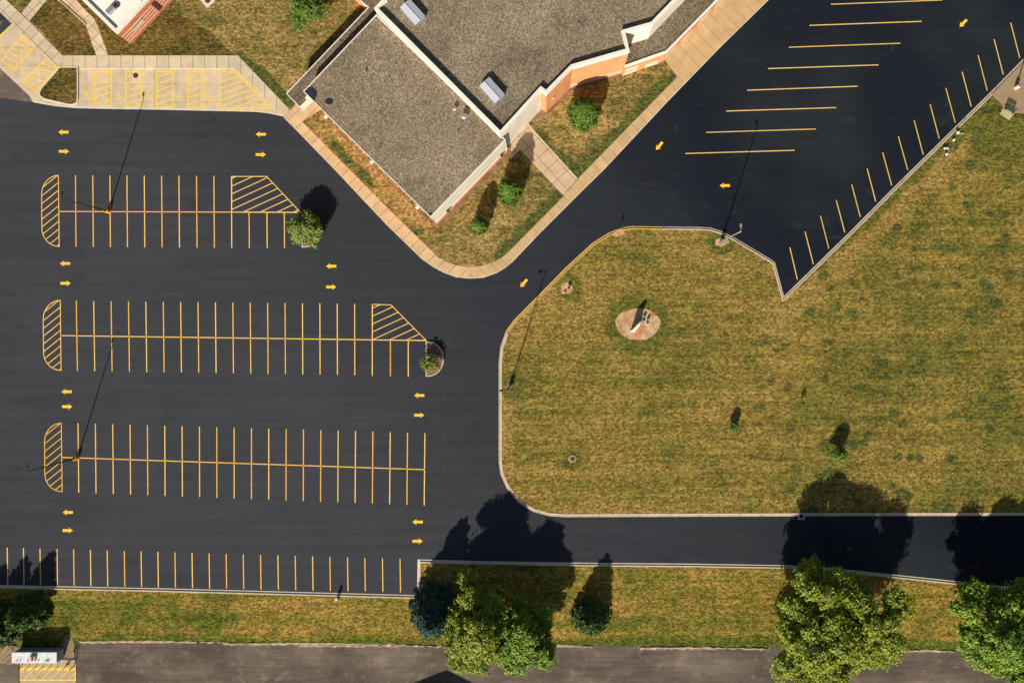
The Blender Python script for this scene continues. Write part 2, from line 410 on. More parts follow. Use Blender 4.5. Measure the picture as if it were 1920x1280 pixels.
def smooth_line(pts, it=2, closed=False):
    for _ in range(it):
        out = [] if closed else [pts[0]]
        n = len(pts)
        for i in range(n if closed else n - 1):
            a, b = pts[i], pts[(i + 1) % n]
            out.append((a[0] * .75 + b[0] * .25, a[1] * .75 + b[1] * .25))
            out.append((a[0] * .25 + b[0] * .75, a[1] * .25 + b[1] * .75))
        if not closed: out.append(pts[-1])
        pts = out
    return pts

def offset(pts, d, closed=False):
    """offset a world polyline to its left by d"""
    n = len(pts); out = []
    P = [Vector(p[:2]) for p in pts]
    for i in range(n):
        if closed: a, b, c = P[i - 1], P[i], P[(i + 1) % n]
        else: a, b, c = P[max(i - 1, 0)], P[i], P[min(i + 1, n - 1)]
        d1 = (b - a); d2 = (c - b)
        if d1.length < 1e-6: d1 = d2
        if d2.length < 1e-6: d2 = d1
        d1.normalize(); d2.normalize()
        n1 = Vector((-d1.y, d1.x)); n2 = Vector((-d2.y, d2.x))
        m = n1 + n2
        if m.length < 1e-4: m = n1
        m.normalize()
        k = 1 / max(0.35, m.dot(n1))
        out.append((b.x + m.x * d * k, b.y + m.y * d * k))
    return out

def strip(bm, pts, o0, o1, z0, z1, closed=False):
    """box-section ribbon along a world polyline between offsets o0 and o1"""
    A = offset(pts, o0, closed); B = offset(pts, o1, closed)
    n = len(pts); rows = []
    for a, b in zip(A, B):
        rows.append([bm.verts.new((a[0], a[1], z0)), bm.verts.new((a[0], a[1], z1)),
                     bm.verts.new((b[0], b[1], z1)), bm.verts.new((b[0], b[1], z0))])
    for i in range(n if closed else n - 1):
        r, q = rows[i], rows[(i + 1) % n]
        for k in range(4):
            bm.faces.new((r[k], q[k], q[(k + 1) % 4], r[(k + 1) % 4]))
    if not closed:
        bm.faces.new(rows[0]); bm.faces.new(list(reversed(rows[-1])))
    return bm

def box(bm, c, s, rz=0.0, taper=1.0):
    hx, hy, hz = s[0] / 2, s[1] / 2, s[2] / 2
    vs = []
    for z, k in ((-hz, 1.0), (hz, taper)):
        for x, y in ((-hx, -hy), (hx, -hy), (hx, hy), (-hx, hy)):
            X, Y = x * k, y * k
            vs.append(bm.verts.new((c[0] + X * math.cos(rz) - Y * math.sin(rz), c[1] + X * math.sin(rz) + Y * math.cos(rz), c[2] + z)))
    for f in ((3, 2, 1, 0), (4, 5, 6, 7), (0, 1, 5, 4), (1, 2, 6, 5), (2, 3, 7, 6), (3, 0, 4, 7)):
        bm.faces.new([vs[i] for i in f])
    return bm

def tube(bm, pts, radii, seg=10):
    rings = []
    for i, p in enumerate(pts):
        a = Vector(pts[max(i - 1, 0)]); b = Vector(pts[min(i + 1, len(pts) - 1)])
        d = (b - a).normalized()
        u = d.cross(Vector((0, 0, 1)))
        if u.length < 1e-3: u = Vector((1, 0, 0))
        u.normalize(); v = d.cross(u)
        rings.append([bm.verts.new(Vector(p) + (u * math.cos(t) + v * math.sin(t)) * radii[i])
                      for t in [2 * math.pi * k / seg for k in range(seg)]])
    for r, q in zip(rings, rings[1:]):
        for k in range(seg):
            bm.faces.new((r[k], r[(k + 1) % seg], q[(k + 1) % seg], q[k]))
    bm.faces.new(rings[0]); bm.faces.new(list(reversed(rings[-1])))
    return bm

def lathe(bm, prof, c=(0, 0, 0), seg=20):
    """prof: list of (radius, z)"""
    rings = []
    for r, z in prof:
        rings.append([bm.verts.new((c[0] + r * math.cos(2 * math.pi * k / seg), c[1] + r * math.sin(2 * math.pi * k / seg), c[2] + z)) for k in range(seg)])
    for a, b in zip(rings, rings[1:]):
        for k in range(seg):
            bm.faces.new((a[k], a[(k + 1) % seg], b[(k + 1) % seg], b[k]))
    bm.faces.new(list(reversed(rings[0]))); bm.faces.new(rings[-1])
    return bm

def jag(pts, step=0.5, amp=0.25, seed=0):
    """resample a world polyline and roughen it"""
    r = random.Random(seed); out = []
    for a, b in zip(pts, pts[1:]):
        L = math.hypot(b[0] - a[0], b[1] - a[1]); n = max(1, int(L / step))
        nx, ny = -(b[1] - a[1]) / max(L, 1e-6), (b[0] - a[0]) / max(L, 1e-6)
        for i in range(n):
            t = i / n; d = r.gauss(0, amp)
            out.append((a[0] + (b[0] - a[0]) * t + nx * d, a[1] + (b[1] - a[1]) * t + ny * d))
    out.append(pts[-1]); return out

# ------------------------------------------------------------------ ground sheets
bm = bmesh.new(); sheet(bm, [(-600, -600), (600, -600), (600, 600), (-600, 600)], -0.06)
struct('ground', bm, M['field'])

lot = bmesh.new()
sheet(lot, W([(-260, -260), (1180, -260), (1180, 230), (1010, 470), (985, 560), (985, 1180), (-260, 1180)]), 0.0)
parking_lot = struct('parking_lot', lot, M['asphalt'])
bm = bmesh.new()
sheet(bm, W([(1180, -260), (2200, -260), (2200, 600), (985, 600), (985, 560), (1010, 470), (1180, 230)]), 0.0)
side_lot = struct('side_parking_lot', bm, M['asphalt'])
bm = bmesh.new()
sheet(bm, W([(985, 600), (2200, 600), (2200, 1180), (985, 1180)]), 0.0)
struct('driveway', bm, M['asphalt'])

# gravelly worn road along the south
road_edge = W([(-250, 1230), (0, 1243), (20, 1240), (36, 1246), (36, 1300)], 0)
bm = bmesh.new()
sheet(bm, W([(-300, 1150), (2300, 1150), (2300, 1700), (-300, 1700)]), 0.008)
struct('gravel_road', bm, M['old_asphalt'])
# faint straight paving seams in the parking lot
bm = bmesh.new()
for a, b in (((833, 700), (833, 962)), ((500, 916), (905, 918)), ((5, 985), (720, 996)), ((905, 918), (985, 930))):
    strip(bm, W([a, b]), -0.03, 0.03, 0.001, 0.0035)
obj('paving_seam', bm, M['dark_asphalt'], parking_lot)

# ------------------------------------------------------------------ lawns and kerbs
LZ = 0.12     # lawn level
big_px = [(1980, 48), (1920, 109), (1858, 172), (1672, 355), (1600, 428), (1470, 555)]
big_west = [(1470, 555), (1453, 492), (1447, 487), (1378, 446), (1352, 433), (1332, 427), (1310, 425.5), (1240, 425), (1185, 424),
            (1163, 427), (1140, 437), (1110, 456), (1062, 500), (1000, 563), (965, 598), (948, 621), (938, 650), (935, 680),
            (935, 780), (935, 865), (938, 888), (950, 915), (972, 942), (1000, 959), (1030, 967), (1060, 969), (1300, 968), (1600, 967), (2100, 966)]
WN = W(big_px); WW = W(big_west)
outline = WN + WW[1:]
inner = offset(outline, -0.0)
# outline runs so that lawn is on its left? check sign with area
def area(p): return sum(p[i][0] * p[(i + 1) % len(p)][1] - p[(i + 1) % len(p)][0] * p[i][1] for i in range(len(p))) / 2
sg = 1 if area(outline + [G(2100, 48)[:2]]) > 0 else -1
lawn_poly = offset(outline, sg * 0.50) + [tuple(G(2140, 966)[:2]), tuple(G(2140, 48)[:2])]
bm = bmesh.new(); poly_prism(bm, lawn_poly, -0.05, LZ)
struct('lawn', bm, M['lawn'])

def kerb_line(pts, side, kmat, gmat, kz=0.15, gw=0.34, kw=0.17, name='kerb'):
    bm = bmesh.new(); strip(bm, pts, side * gw, side * (gw + kw), -0.05, kz)
    k = struct(name, bm, kmat)
    bm = bmesh.new(); strip(bm, pts, 0.0, side * (gw - 0.003), -0.04, 0.022)
    obj('gutter', bm, gmat, k)
    return k
# split the big kerb in grey, yellow-painted and grey stretches
iy0, iy1 = 7, 15
kerb_line(WN + WW[1:iy0 + 1], sg, M['kerb'], M['gutter'])
kerb_line(WW[iy0:iy1 + 1], sg, M['yellow_kerb'], M['yellow_kerb'], name='yellow_kerb')
kerb_line(WW[iy1:], sg, M['kerb'], M['gutter'])

# south verge
south = [(-250, 1092), (0, 1097), (300, 1103), (784, 1114), (785, 1114), (783, 1050), (784, 1050), (900, 1052), (1070, 1055), (1300, 1058), (1500, 1062),
         (1700, 1079), (1920, 1103), (2150, 1130)]
south = [(-250, 1090), (0, 1096), (300, 1102), (782, 1115), (783, 1048), (900, 1051), (1070, 1054), (1300, 1056), (1480, 1059), (1560, 1064), (1700, 1079), (1920, 1102), (2150, 1127)]
WS = W(south)
road_n = jag(W([(2150, 1232), (1800, 1219), (1650, 1214), (1440, 1212), (1100, 1208), (780, 1207), (500, 1205), (300, 1201), (160, 1206), (145, 1203), (143, 1215), (36, 1215), (30, 1205), (0, 1190), (-250, 1180)]), 0.6, 0.16, 3)
sp = offset(WS, -0.50)
bm = bmesh.new(); poly_prism(bm, sp + road_n, -0.05, LZ)
struct('lawn', bm, M['lawn_c'])
kerb_line(WS, -1, M['kerb'], M['white_kerb'])

# pale grit line between verge and road, and bare soil by the shed
def blob(cx, cy, rx, ry, n=40, amp=0.12, seed=0, rot=0.0):
    r = random.Random(seed); ph = [r.uniform(0, 6.28) for _ in range(5)]
    out = []
    for k in range(n):
        t = 2 * math.pi * k / n
        q = 1 + amp * (math.sin(2 * t + ph[0]) + 0.7 * math.sin(3 * t + ph[1]) + 0.5 * math.sin(5 * t + ph[2]) + 0.35 * math.sin(9 * t + ph[3])) / 1.6
        x, y = rx * q * math.cos(t), ry * q * math.sin(t)
        out.append((cx + x * math.cos(rot) - y * math.sin(rot), cy + x * math.sin(rot) + y * math.cos(rot)))
    return out
for i, (x0, x1, yy) in enumerate(((150, 420, 1202), (420, 760, 1206), (560, 830, 1209), (1010, 1110, 1210), (1200, 1440, 1214), (1690, 1790, 1219))):
    top = jag(W([(x0, yy - 1), ((x0 + x1) / 2, yy - 2.0), (x1, yy + 1)]), 0.5, 0.05, i)
    bot = jag(W([(x1, yy + 2.2), ((x0 + x1) / 2, yy + 1.6), (x0, yy + 2.4)]), 0.4, 0.07, i + 20)
    bm = bmesh.new(); poly_prism(bm, top + bot, 0.0, LZ + 0.012)
    struct('grit_edge', bm, M['verge'])
for i, (cx, cy, rx, ry) in enumerate(((8, 1225, 34, 15), (128, 1212, 14, 20), (26, 1240, 12, 5))):
    bm = bmesh.new(); poly_prism(bm, W(blob(cx, cy, rx, ry, 60, 0.2, i + 5)), 0.0, LZ + 0.006 + 0.004 * i)
    struct('bare_soil', bm, M['soil'])

# north-west: walks, bays and lawns -------------------------------------------------
nwl = [(-200, 40), (-200, -240), (720, -240), (720, 60), (560, 215), (553, 206), (447, 103), (121, 103), (12, -2), (-40, -50)]
bm = bmesh.new(); poly_prism(bm, W([(20, -240), (900, -240), (690, 70), (580, 172), (548, 206), (546, 207.5), (447, 104), (119, 104), (12, -3)]), -0.05, LZ)
struct('lawn', bm, M['lawn_b'])
bm = bmesh.new(); poly_prism(bm, W([(20, -60), (64, -1), (87, 2), (60, 38), (119, 104.2), (181, 104.2), (163, 52), (129, 21), (106, -4), (50, -60)]), 0.0, LZ + 0.004)
struct('lawn', bm, M['lawn_d'])
bm = bmesh.new(); poly_prism(bm, W([(145, -60), (145, 0), (166, 24), (181, 37), (205, 104.2), (440, 104.2), (395, 60), (330, 25), (330, -60)]), 0.0, LZ + 0.004)
struct('lawn', bm, M['lawn_d'])
# raised walk
bm = bmesh.new()
poly_prism(bm, W([(119, 105), (447, 105), (546, 208.5), (533, 220), (440, 129.5), (150, 129.5), (150, 124.5), (119, 124.5)]), -0.05, 0.15)
struct('pavement', bm, M['walk'])
bm = bmesh.new()
poly_prism(bm, W([(-60, -75), (12, 0), (41, 27), (56, 40), (118.9, 105), (118.9, 124.5), (109, 124.5), (67, 89), (23, 45), (0, 23), (-60, -35)]), -0.05, 0.151)
struct('pavement', bm, M['walk_diag'])
bm = bmesh.new()
poly_prism(bm, W([(41.5, 26.5), (62, 0), (90, -45), (125, -45), (87.5, 3), (56.5, 39.5)]), 0, 0.150)
struct('pavement', bm, M['walk_diag'])
curve_walk = [(62, -45), (98, -45), (143, 0), (164, 24), (171, 29), (178, 37), (183, 48), (204, 104.8), (181.5, 104.8), (166, 60), (163, 49), (158, 43), (130, 18.6), (108, 0)]
bm = bmesh.new(); poly_prism(bm, W(curve_walk), 0, 0.149)
cw = struct('pavement', bm, mat_concrete('path_slabs', (0.56, 0.46, 0.31), (1.6, 1.5), math.radians(44), (0.3, 0.5, 0), 0.3))
bm = bmesh.new(); strip(bm, W([(62, -45), (108, 0), (130, 18.6), (158, 43), (163, 49)]), 0.0, 0.12, 0.0, 0.30)
obj('edging', bm, M['kerb'], cw)
# bay concrete (flush)
bm = bmesh.new()
poly_prism(bm, W([(23, 45), (109, 124), (150, 124), (150, 129), (440, 129), (536, 218), (505, 213), (480, 210), (300, 206), (200, 204.5), (140, 203), (100, 199), (62, 192), (55, 180), (0, 128), (-25, 104), (-25, 89), (0, 66)]), -0.04, 0.02)
bay = struct('bay_pavement', bm, M['pad'])
bm = bmesh.new()
sheet(bm, W([(-40, 90), (0, 128), (55, 180), (62, 192), (0, 183.5), (-200, 160), (-200, 20)]), 0.012)
struct('old_asphalt_apron', bm, M['tan_asphalt'])
bm = bmesh.new()
sheet(bm, W([(-200, -150), (0, 23), (23, 45), (0, 66), (-200, 250)]), 0.016)
struct('old_asphalt_apron', bm, M['dark_asphalt'])
# pale lip along the bay
bm = bmesh.new(); strip(bm, W([(62, 192), (100, 199), (140, 203), (200, 204.5), (300, 206), (480, 210), (505, 213), (533, 219)]), 0.0, 0.3, -0.04, 0.028)
obj('kerb_lip', bm, M['white_kerb'], bay)
# little green island
isl = [(113, 125.5), (147.5, 125.5), (147.5, 188), (146, 193), (141, 197), (133, 198), (108, 193), (84, 187), (76, 182), (74, 175), (78, 166)]
WI = W(isl)
s2 = 1 if area(WI) > 0 else -1
bm = bmesh.new(); poly_prism(bm, offset(WI, s2 * 0.17, True), 0.0, 0.14)
struct('lawn', bm, M['lawn_d'])
bm = bmesh.new(); strip(bm, WI, 0.0, s2 * 0.17, 0.0, 0.19, True)
struct('kerb', bm, M['white_kerb'])

# building lawns (south of the building)
outer = [(533, 220), (560, 247), (631, 320), (725, 420), (792, 485), (812, 499), (830, 509), (855, 518.5), (880, 521), (905, 519.5), (930, 511), (945, 502), (960, 490.5),
         (1010, 438), (1090, 358), (1132, 317), (1250, 191), (1350, 88), (1440, 0), (1560, -120)]
inner_ = [(567.5, 229), (657.5, 320), (740, 403), (822, 482.5), (838, 491), (855, 497.5), (880, 501), (905, 498.5), (930, 489), (945, 480), (960, 466),
          (1058, 367), (1084, 335), (1269, 145)]
bm = bmesh.new(); poly_prism(bm, W(inner_ + [(1243, 112), (1200, 60), (900, 60), (700, 120), (610, 185), (592, 206)]), -0.05, LZ)
struct('lawn', bm, M['lawn_b'])
WO = W(outer)
M['tan_walk_b'] = mat_concrete('tan_concrete_b', (0.510, 0.345, 0.175), (0, 1.75), math.radians(46), (0, 0, 0), 0.30, 0.018)
bm = bmesh.new()
poly_prism(bm, WO[:9] + W(list(reversed(inner_[:7])) + [(604, 204), (577, 168), (545, 208)]), -0.05, 0.145)
walk = struct('pavement', bm, M['tan_walk'])
bm = bmesh.new()
poly_prism(bm, WO[8:] + W([(1560, -220), (1420, -180), (1340, 0), (1245, 112), (1269.5, 145)] + list(reversed(inner_[6:]))[1:]), -0.05, 0.145)
struct('pavement', bm, M['tan_walk_b'])
bm = bmesh.new(); strip(bm, WO, 0.0, -0.10, -0.05, 0.1495)
bm2 = bmesh.new(); strip(bm2, WO, 0.0, 0.16, -0.05, 0.1495)
bm2.free()
obj('kerb_face', bm, M['white_kerb'], walk)
# building path
bm = bmesh.new(); poly_prism(bm, W([(1057, 367.5), (1083, 334.5), (1002, 246), (985, 225), (960, 250), (957, 300), (975, 281)]), 0, 0.148)
struct('pavement', bm, mat_concrete('path_slabs_b', (0.55, 0.40, 0.26), (2.0, 2.3), math.radians(-42), (0.4, 0.7, 0), 0.35))
bm = bmesh.new(); strip(bm, offset(W([(1070, 375), (1116, 330)]), 0), 0.0, 0.14, 0, 0.152)
obj('painted_edge', bm, M['yellow_kerb'], walk)

# planting beds along the walls
def bed(pts, m='mulch_brown', z=LZ + 0.008, name='mulch_bed'):
    bm = bmesh.new(); sheet(bm, W(pts), z); return struct(name, bm, M[m])
bed([(598, 208), (824, 432), (812, 424), (590, 204)])
bed([(826, 428), (960, 290), (955, 284), (820, 420)])
bed([(1000, 226), (1026, 217), (1072, 170), (1140, 149), (1245, 119), (1240, 112), (1068, 160), (1020, 205), (990, 228)])
bed(blob(1062, 541, 10, 12, 36, 0.18, 4), 'mulch')
bed(blob(1353, 454, 13, 8, 36, 0.12, 9), 'mulch', LZ + 0.009)
bed(blob(1160, 437, 14, 6, 30, 0.2, 19, -0.3), 'mulch', LZ + 0.009)
bed(blob(957, 722, 6, 6, 30, 0.1, 29), 'mulch_brown', LZ + 0.009)
bed(blob(1196, 607.5, 40.5, 30.5, 60, 0.05, 3), 'mulch', LZ + 0.010)

# plaza upper right
bm = bmesh.new()
poly_prism(bm, W([(1858, 178), (1920, 115), (1990, 40), (2100, 40), (2100, 214), (1905, 213), (1880, 200), (1872, 190)]), 0, 0.158)
plaza = struct('plaza', bm, M['plaza'])
bm = bmesh.new()
poly_prism(bm, W([(1874, 214), (1881, 200.5), (1903, 211), (1891, 226)]), 0, 0.154)
struct('bench_pad', bm, mat_concrete('pad_concrete', (0.46, 0.37, 0.18), None))

# landscaped islands in the main lot
def half_island(x0, y0, y1, bulge, mulch, grass=False):
    n = 16; cy = (y0 + y1) / 2; ry = (y1 - y0) / 2
    pts = [(x0, y1), (x0, y0)] + [(x0 + bulge * math.sin(math.pi * k / n) ** 0.85, cy - ry * math.cos(math.pi * k / n)) for k in range(1, n)]
    w = W(pts); s = 1 if area(w) > 0 else -1
    bm = bmesh.new(); strip(bm, w, 0, s * 0.17, -0.02, 0.15, True)
    k = struct('island_kerb', bm, M['kerb'])
    bm = bmesh.new(); poly_prism(bm, offset(w, s * 0.172, True), -0.02, 0.11)
    obj('island_bed', bm, mulch, k)
half_island(566, 398.5, 464, 35, M['mulch_brown'])
half_island(798.5, 639.5, 706, 34, M['mulch_brown'])

# ------------------------------------------------------------------ painted markings
def line_obj(a, b, mat, parent, name='stall_line', w=0.145, z=0.004):
    bm = bmesh.new(); strip(bm, W([a, b]), -w / 2, w / 2, 0.0005, z)
    return obj(name, bm, mat, parent)
LINES = []
for x in (141.5, 174, 206, 238, 270.5, 303, 335.5, 368.5, 401): line_obj((x, 329 + (x - 141) * .004), (x + 1, 463 + (x - 141) * .006), M['line'], parking_lot)
for x in (467, 500.5, 533): line_obj((x, 398), (x + .5, 465), M['line'], parking_lot)
line_obj((434, 331), (434.5, 465), M['line'], parking_lot)
for k in range(17):
    x = 143 + k * 32.62
    line_obj((x, 564 + (x - 143) * .011), (x + 2.2 - k * .12, 695 + (x - 143) * .0152), M['line'], parking_lot)
for x in (698, 732, 765.5): line_obj((x, 570.5 if x == 698 else 637), (x, 704.5 + (x - 698) * .02), M['line'], parking_lot)
for k in range(21):
    x = 146.3 + k * 32.52
    line_obj((x, 793 + (x - 146) * .0285), (x + 1.4 - k * .14, 923 + (x - 146) * .037), M['line'], parking_lot)
xs = [13.5, 44, 75, 107, 138, 169.5, 201, 233, 264.5, 296, 328, 360, 392, 424, 456, 488.5, 521, 553.5, 586, 618.5, 651.5, 684, 717, 750]
for x in xs: line_obj((x, 1026 + (x - 13) * .0285), (x + 1, 1094.5 + (x - 13) * .0205), M['line'], parking_lot)
for x in (-18, -49): line_obj((x, 1025), (x + 1, 1094), M['line'], parking_lot)
line_obj((110, 396.5), (563, 398.3), M['line'], parking_lot, 'centre_line')
line_obj((116, 629), (799, 638.3), M['line'], parking_lot, 'centre_line')
line_obj((116, 857), (797, 880), M['line'], parking_lot, 'centre_line')

ne1 = [((1558, 8.5), (1767, 0.5)), ((1518, 48), (1728, 40.5)), ((1479, 89), (1688, 81.5)), ((1440, 129), (1647, 122)), ((1401, 169.5), (1608, 162)),
       ((1362, 208.5), (1568, 202)), ((1324, 248.5), (1530, 242)), ((1285, 288), (1490, 282)), ((1597, -32), (1807, -40))]
for a, b in ne1: line_obj(a, b, M['line_ne'], side_lot)
ne2 = [((1895, 43), (1912, 109)), ((1864, 74), (1881, 140)), ((1834, 104), (1851, 170)), ((1804, 135), (1821, 200)), ((1773.5, 165.5), (1791, 230)),
       ((1744, 196), (1761, 260)), ((1714, 226), (1731, 290)), ((1684.5, 256), (1702, 319)), ((1655, 286), (1672, 348)), ((1626, 316.5), (1642, 378)),
       ((1597, 346), (1613, 407)), ((1568, 375.5), (1584, 436)), ((1538.5, 405), (1554, 466)), ((1509.5, 434.5), (1525, 495)), ((1481, 464), (1495, 524)), ((1926, 12), (1942, 78))]
for a, b in ne2: line_obj(a, b, M['line_ne'], side_lot)

def clip_seg(a, b, poly):
    """pieces of segment a-b inside polygon (pixel space)"""
    ts = [0.0, 1.0]
    for i in range(len(poly)):
        p, q = poly[i], poly[(i + 1) % len(poly)]
        d = (b[0] - a[0], b[1] - a[1]); e = (q[0] - p[0], q[1] - p[1])
        den = d[0] * e[1] - d[1] * e[0]
        if abs(den) < 1e-9: continue
        t = ((p[0] - a[0]) * e[1] - (p[1] - a[1]) * e[0]) / den
        u = ((p[0] - a[0]) * d[1] - (p[1] - a[1]) * d[0]) / den
        if 0 < t < 1 and 0 <= u <= 1: ts.append(t)
    ts.sort(); out = []
    for t0, t1 in zip(ts, ts[1:]):
        if t1 - t0 < 1e-4: continue
        m = ((t0 + t1) / 2); x = a[0] + (b[0] - a[0]) * m; y = a[1] + (b[1] - a[1]) * m
        c = False; j = len(poly) - 1
        for i in range(len(poly)):
            if (poly[i][1] > y) != (poly[j][1] > y) and x < (poly[j][0] - poly[i][0]) * (y - poly[i][1]) / (poly[j][1] - poly[i][1]) + poly[i][0]: c = not c
            j = i
        if c: out.append(((a[0] + (b[0] - a[0]) * t0, a[1] + (b[1] - a[1]) * t0), (a[0] + (b[0] - a[0]) * t1, a[1] + (b[1] - a[1]) * t1)))
    return out

def hatch(poly, slope, step, parent, mat, w=0.13, z=0.0055, name='hatched_zone', off=0.0, vertical=False, zb=0.0005, wo=None):
    bm = bmesh.new()
    p2 = W(poly)
    strip(bm, p2, -(wo or w) / 2, (wo or w) / 2, zb, z, True)
    x0 = min(p[0] for p in poly) - 1; x1 = max(p[0] for p in poly) + 1
    y0 = min(p[1] for p in poly); y1 = max(p[1] for p in poly)
    y = y0 - abs(slope) * (x1 - x0) * 1.2 + off
    while y < y1 + abs(slope) * (x1 - x0) * 1.2:
        a = (x0, y); b = (x1, y + slope * (x1 - x0))
        for s in clip_seg(a, b, poly):
            if math.hypot(s[0][0] - s[1][0], s[0][1] - s[1][1]) > 3:
                strip(bm, W(s), -w / 2, w / 2, zb, z - 0.0015)
        y += step
    return obj(name, bm, mat, parent)

def capsule(x0, x1, y0, y1):
    """half-oval painted end island, flat side on the right; x1 right, y0 top"""
    t1 = y0 + (y1 - y0) * .27; t2 = y0 + (y1 - y0) * .74
    pts = [(x1 - 1, y0)]
    for k in range(1, 8):
        a = math.pi / 2 * k / 8
        pts.append((x1 - 1 - (x1 - 1 - x0) * math.sin(a), t1 - (t1 - y0) * math.cos(a)))
    pts += [(x0, t1), (x0 + .6, t2)]
    for k in range(1, 8):
        a = math.pi / 2 * k / 8
        pts.append((x0 + .6 + (x1 - x0 - .6) * (1 - math.cos(a)) , t2 + (y1 - t2) * math.sin(a)))
    pts.append((x1 + .5, y1))
    return pts
hatch(capsule(78, 110.5, 329, 462), -0.80, 14.6, parking_lot, M['line'], 0.12)
hatch(capsule(81, 114, 563, 694), -0.80, 14.6, parking_lot, M['line'], 0.12)
hatch(capsule(83.5, 116, 793, 921), -0.80, 14.6, parking_lot, M['line'], 0.12)
hatch([(434.6, 331), (500, 331), (563, 398), (434.6, 397.6)], -0.46, 14.6, parking_lot, M['line'], 0.12, off=3)
hatch([(698.4, 570.6), (733, 571.5), (799, 638), (698.4, 636.8)], -0.46, 14.8, parking_lot, M['line'], 0.12, off=5)

def arrow(px, py, ang, parent, L=1.62):
    """ang in degrees, 0 = pointing right in the photograph, counter-clockwise"""
    hw, sw, hl = 0.50, 0.21, 0.72
    pts = [(-L / 2, -sw), (L / 2 - hl * .72, -sw), (L / 2 - hl, -hw), (L / 2, 0), (L / 2 - hl, hw), (L / 2 - hl * .72, sw), (-L / 2, sw)]
    a = math.radians(ang); c = G(px, py)
    bm = bmesh.new()
    poly_prism(bm, [(c.x + x * math.cos(a) - y * math.sin(a), c.y + x * math.sin(a) + y * math.cos(a)) for x, y in pts], 0.0005, 0.004)
    return obj('painted_arrow', bm, M['arrow'], parent)
for x, y, a in ((119, 248, 180), (120, 284, 0), (489, 252, 180), (489, 290, 0), (122, 494, 180), (123, 531, 0), (621, 499, 180), (621, 538, 0),
                (125, 734, 180), (126, 762, 0), (786, 741, 180), (786, 778, 0), (127, 960, 180), (127, 994, 0), (783, 978, 180), (783, 1014, 0), (982, 531, 230)):
    arrow(x, y, a, parking_lot)
for x, y, a in ((1236, 274, 230), (1359, 348, 180), (1806, 44, 225)): arrow(x, y, a, side_lot)

# accessible bays
BZ = 0.0245
def bhatch(poly, slope, step, off=0.0): return hatch(poly, slope, step, bay, M['faded'], 0.17, BZ + 0.002, off=off, zb=0.0205, wo=0.19)
for x0, x1 in ((177.5, 208.5), (236, 266.5), (294, 325), (352.5, 382.5)): bhatch([(x0, 133.5), (x1, 133.5), (x1, 201.5), (x0, 201.5)], -0.33, 12.6)
bhatch([(412, 134), (439, 134), (508, 203), (412, 203)], -0.33, 11.2, 4)
bhatch([(42, 68), (66, 88), (26, 131), (3, 113)], 0.42, 11.5)
bhatch([(87, 110), (108, 127.5), (68, 172), (45, 153)], 0.30, 11.0)
line_obj((23.5, 46), (-20, 87), M['faded'], bay, 'edge_line', 0.22, BZ)
line_obj((110, 124.5), (69, 90.5), M['faded'], bay, 'edge_line', 0.14, BZ)
line_obj((441, 131), (532, 216), M['faded'], bay, 'edge_line', 0.18, BZ)
def wheelchair(px, py, rot=0.0):
    c = G(px, py); bm = bmesh.new()
    def T(x, y): return (c.x + x * math.cos(rot) - y * math.sin(rot), c.y + x * math.sin(rot) + y * math.cos(rot))
    arc = [T(0.42 * math.cos(t), -0.12 + 0.42 * math.sin(t)) for t in [math.radians(a) for a in range(120, 381, 20)]]
    strip(bm, arc, -0.05, 0.05, 0.0205, BZ)
    strip(bm, [T(-0.05, 0.52), T(-0.02, 0.05), T(0.30, 0.05), T(0.46, -0.42), T(0.62, -0.38)], -0.06, 0.06, 0.0205, BZ + 0.001)
    poly_prism(bm, [T(-0.05 + 0.12 * math.cos(t), 0.68 + 0.12 * math.sin(t)) for t in [k * math.pi / 5 for k in range(10)]], 0.0205, BZ)
    obj('wheelchair_symbol', bm, M['faded'], bay)
for x, y in ((163, 179), (221.5, 180), (279, 180), (337, 182), (396, 183)): wheelchair(x, y)
wheelchair(3, 90, math.radians(-42)); wheelchair(44, 132, math.radians(-42))

# ------------------------------------------------------------------ manholes, grates
def manhole(px, py, label, r=0.36, z=LZ, ring=None, square=False):
    c = G(px, py); t = thing('manhole', label, 'manhole', (c.x, c.y, z))
    if ring:
        bm = bmesh.new()
        if square: box(bm, (0, 0, 0.02), (ring * 2, ring * 2, 0.06), math.radians(40))
        else: lathe(bm, [(ring * 1.1, -0.1), (ring, 0.10), (ring * .7, 0.12)])
        obj('collar', bm, M['plaza'] if not square else M['white_kerb'], t)
    bm = bmesh.new(); lathe(bm, [(r, 0.0), (r, 0.135 if ring and not square else 0.06 if ring else 0.012), (r * .8, 0.138 if ring and not square else 0.065 if ring else 0.016)], (0.04 if ring else 0, -0.05 if ring and not square else 0, 0))
    obj('lid', bm, M['rust'], t, True)
manhole(1073, 859, 'round manhole with brown lid in pale concrete ring on the big lawn', 0.34, LZ, 0.64)
manhole(390, 2, 'round brown manhole lid on a square concrete pad in the lawn', 0.46, LZ, 0.85, True)
manhole(254.5, 142, 'dark round manhole lid in the hatched zone of the pale bays', 0.42, 0.024)
for i, (px, py, lab) in enumerate(((1502, 967, 'square kerb drain on the lawn side of the driveway, in tree shade'), (1502, 1059.5, 'square kerb drain on the verge side of the driveway, by the broad tree'))):
    c = G(px, py); t = thing('storm_drain', lab, 'drain', (c.x, c.y, 0), 'kerb drains of the driveway')
    bm = bmesh.new()
    pts = [(-0.42, -0.42), (0.42, -0.42), (0.42, 0.42), (-0.42, 0.42)]
    strip(bm, pts, -0.10, 0.10, 0.0, 0.165, True); obj('frame', bm, M['metal'], t)
    bm = bmesh.new()
    for k in range(7): box(bm, (-0.27 + k * 0.09, 0, 0.10), (0.035, 0.64, 0.03))
    box(bm, (0, 0, 0.04), (0.63, 0.63, 0.02)); obj('grate', bm, M['dark_metal'], t)

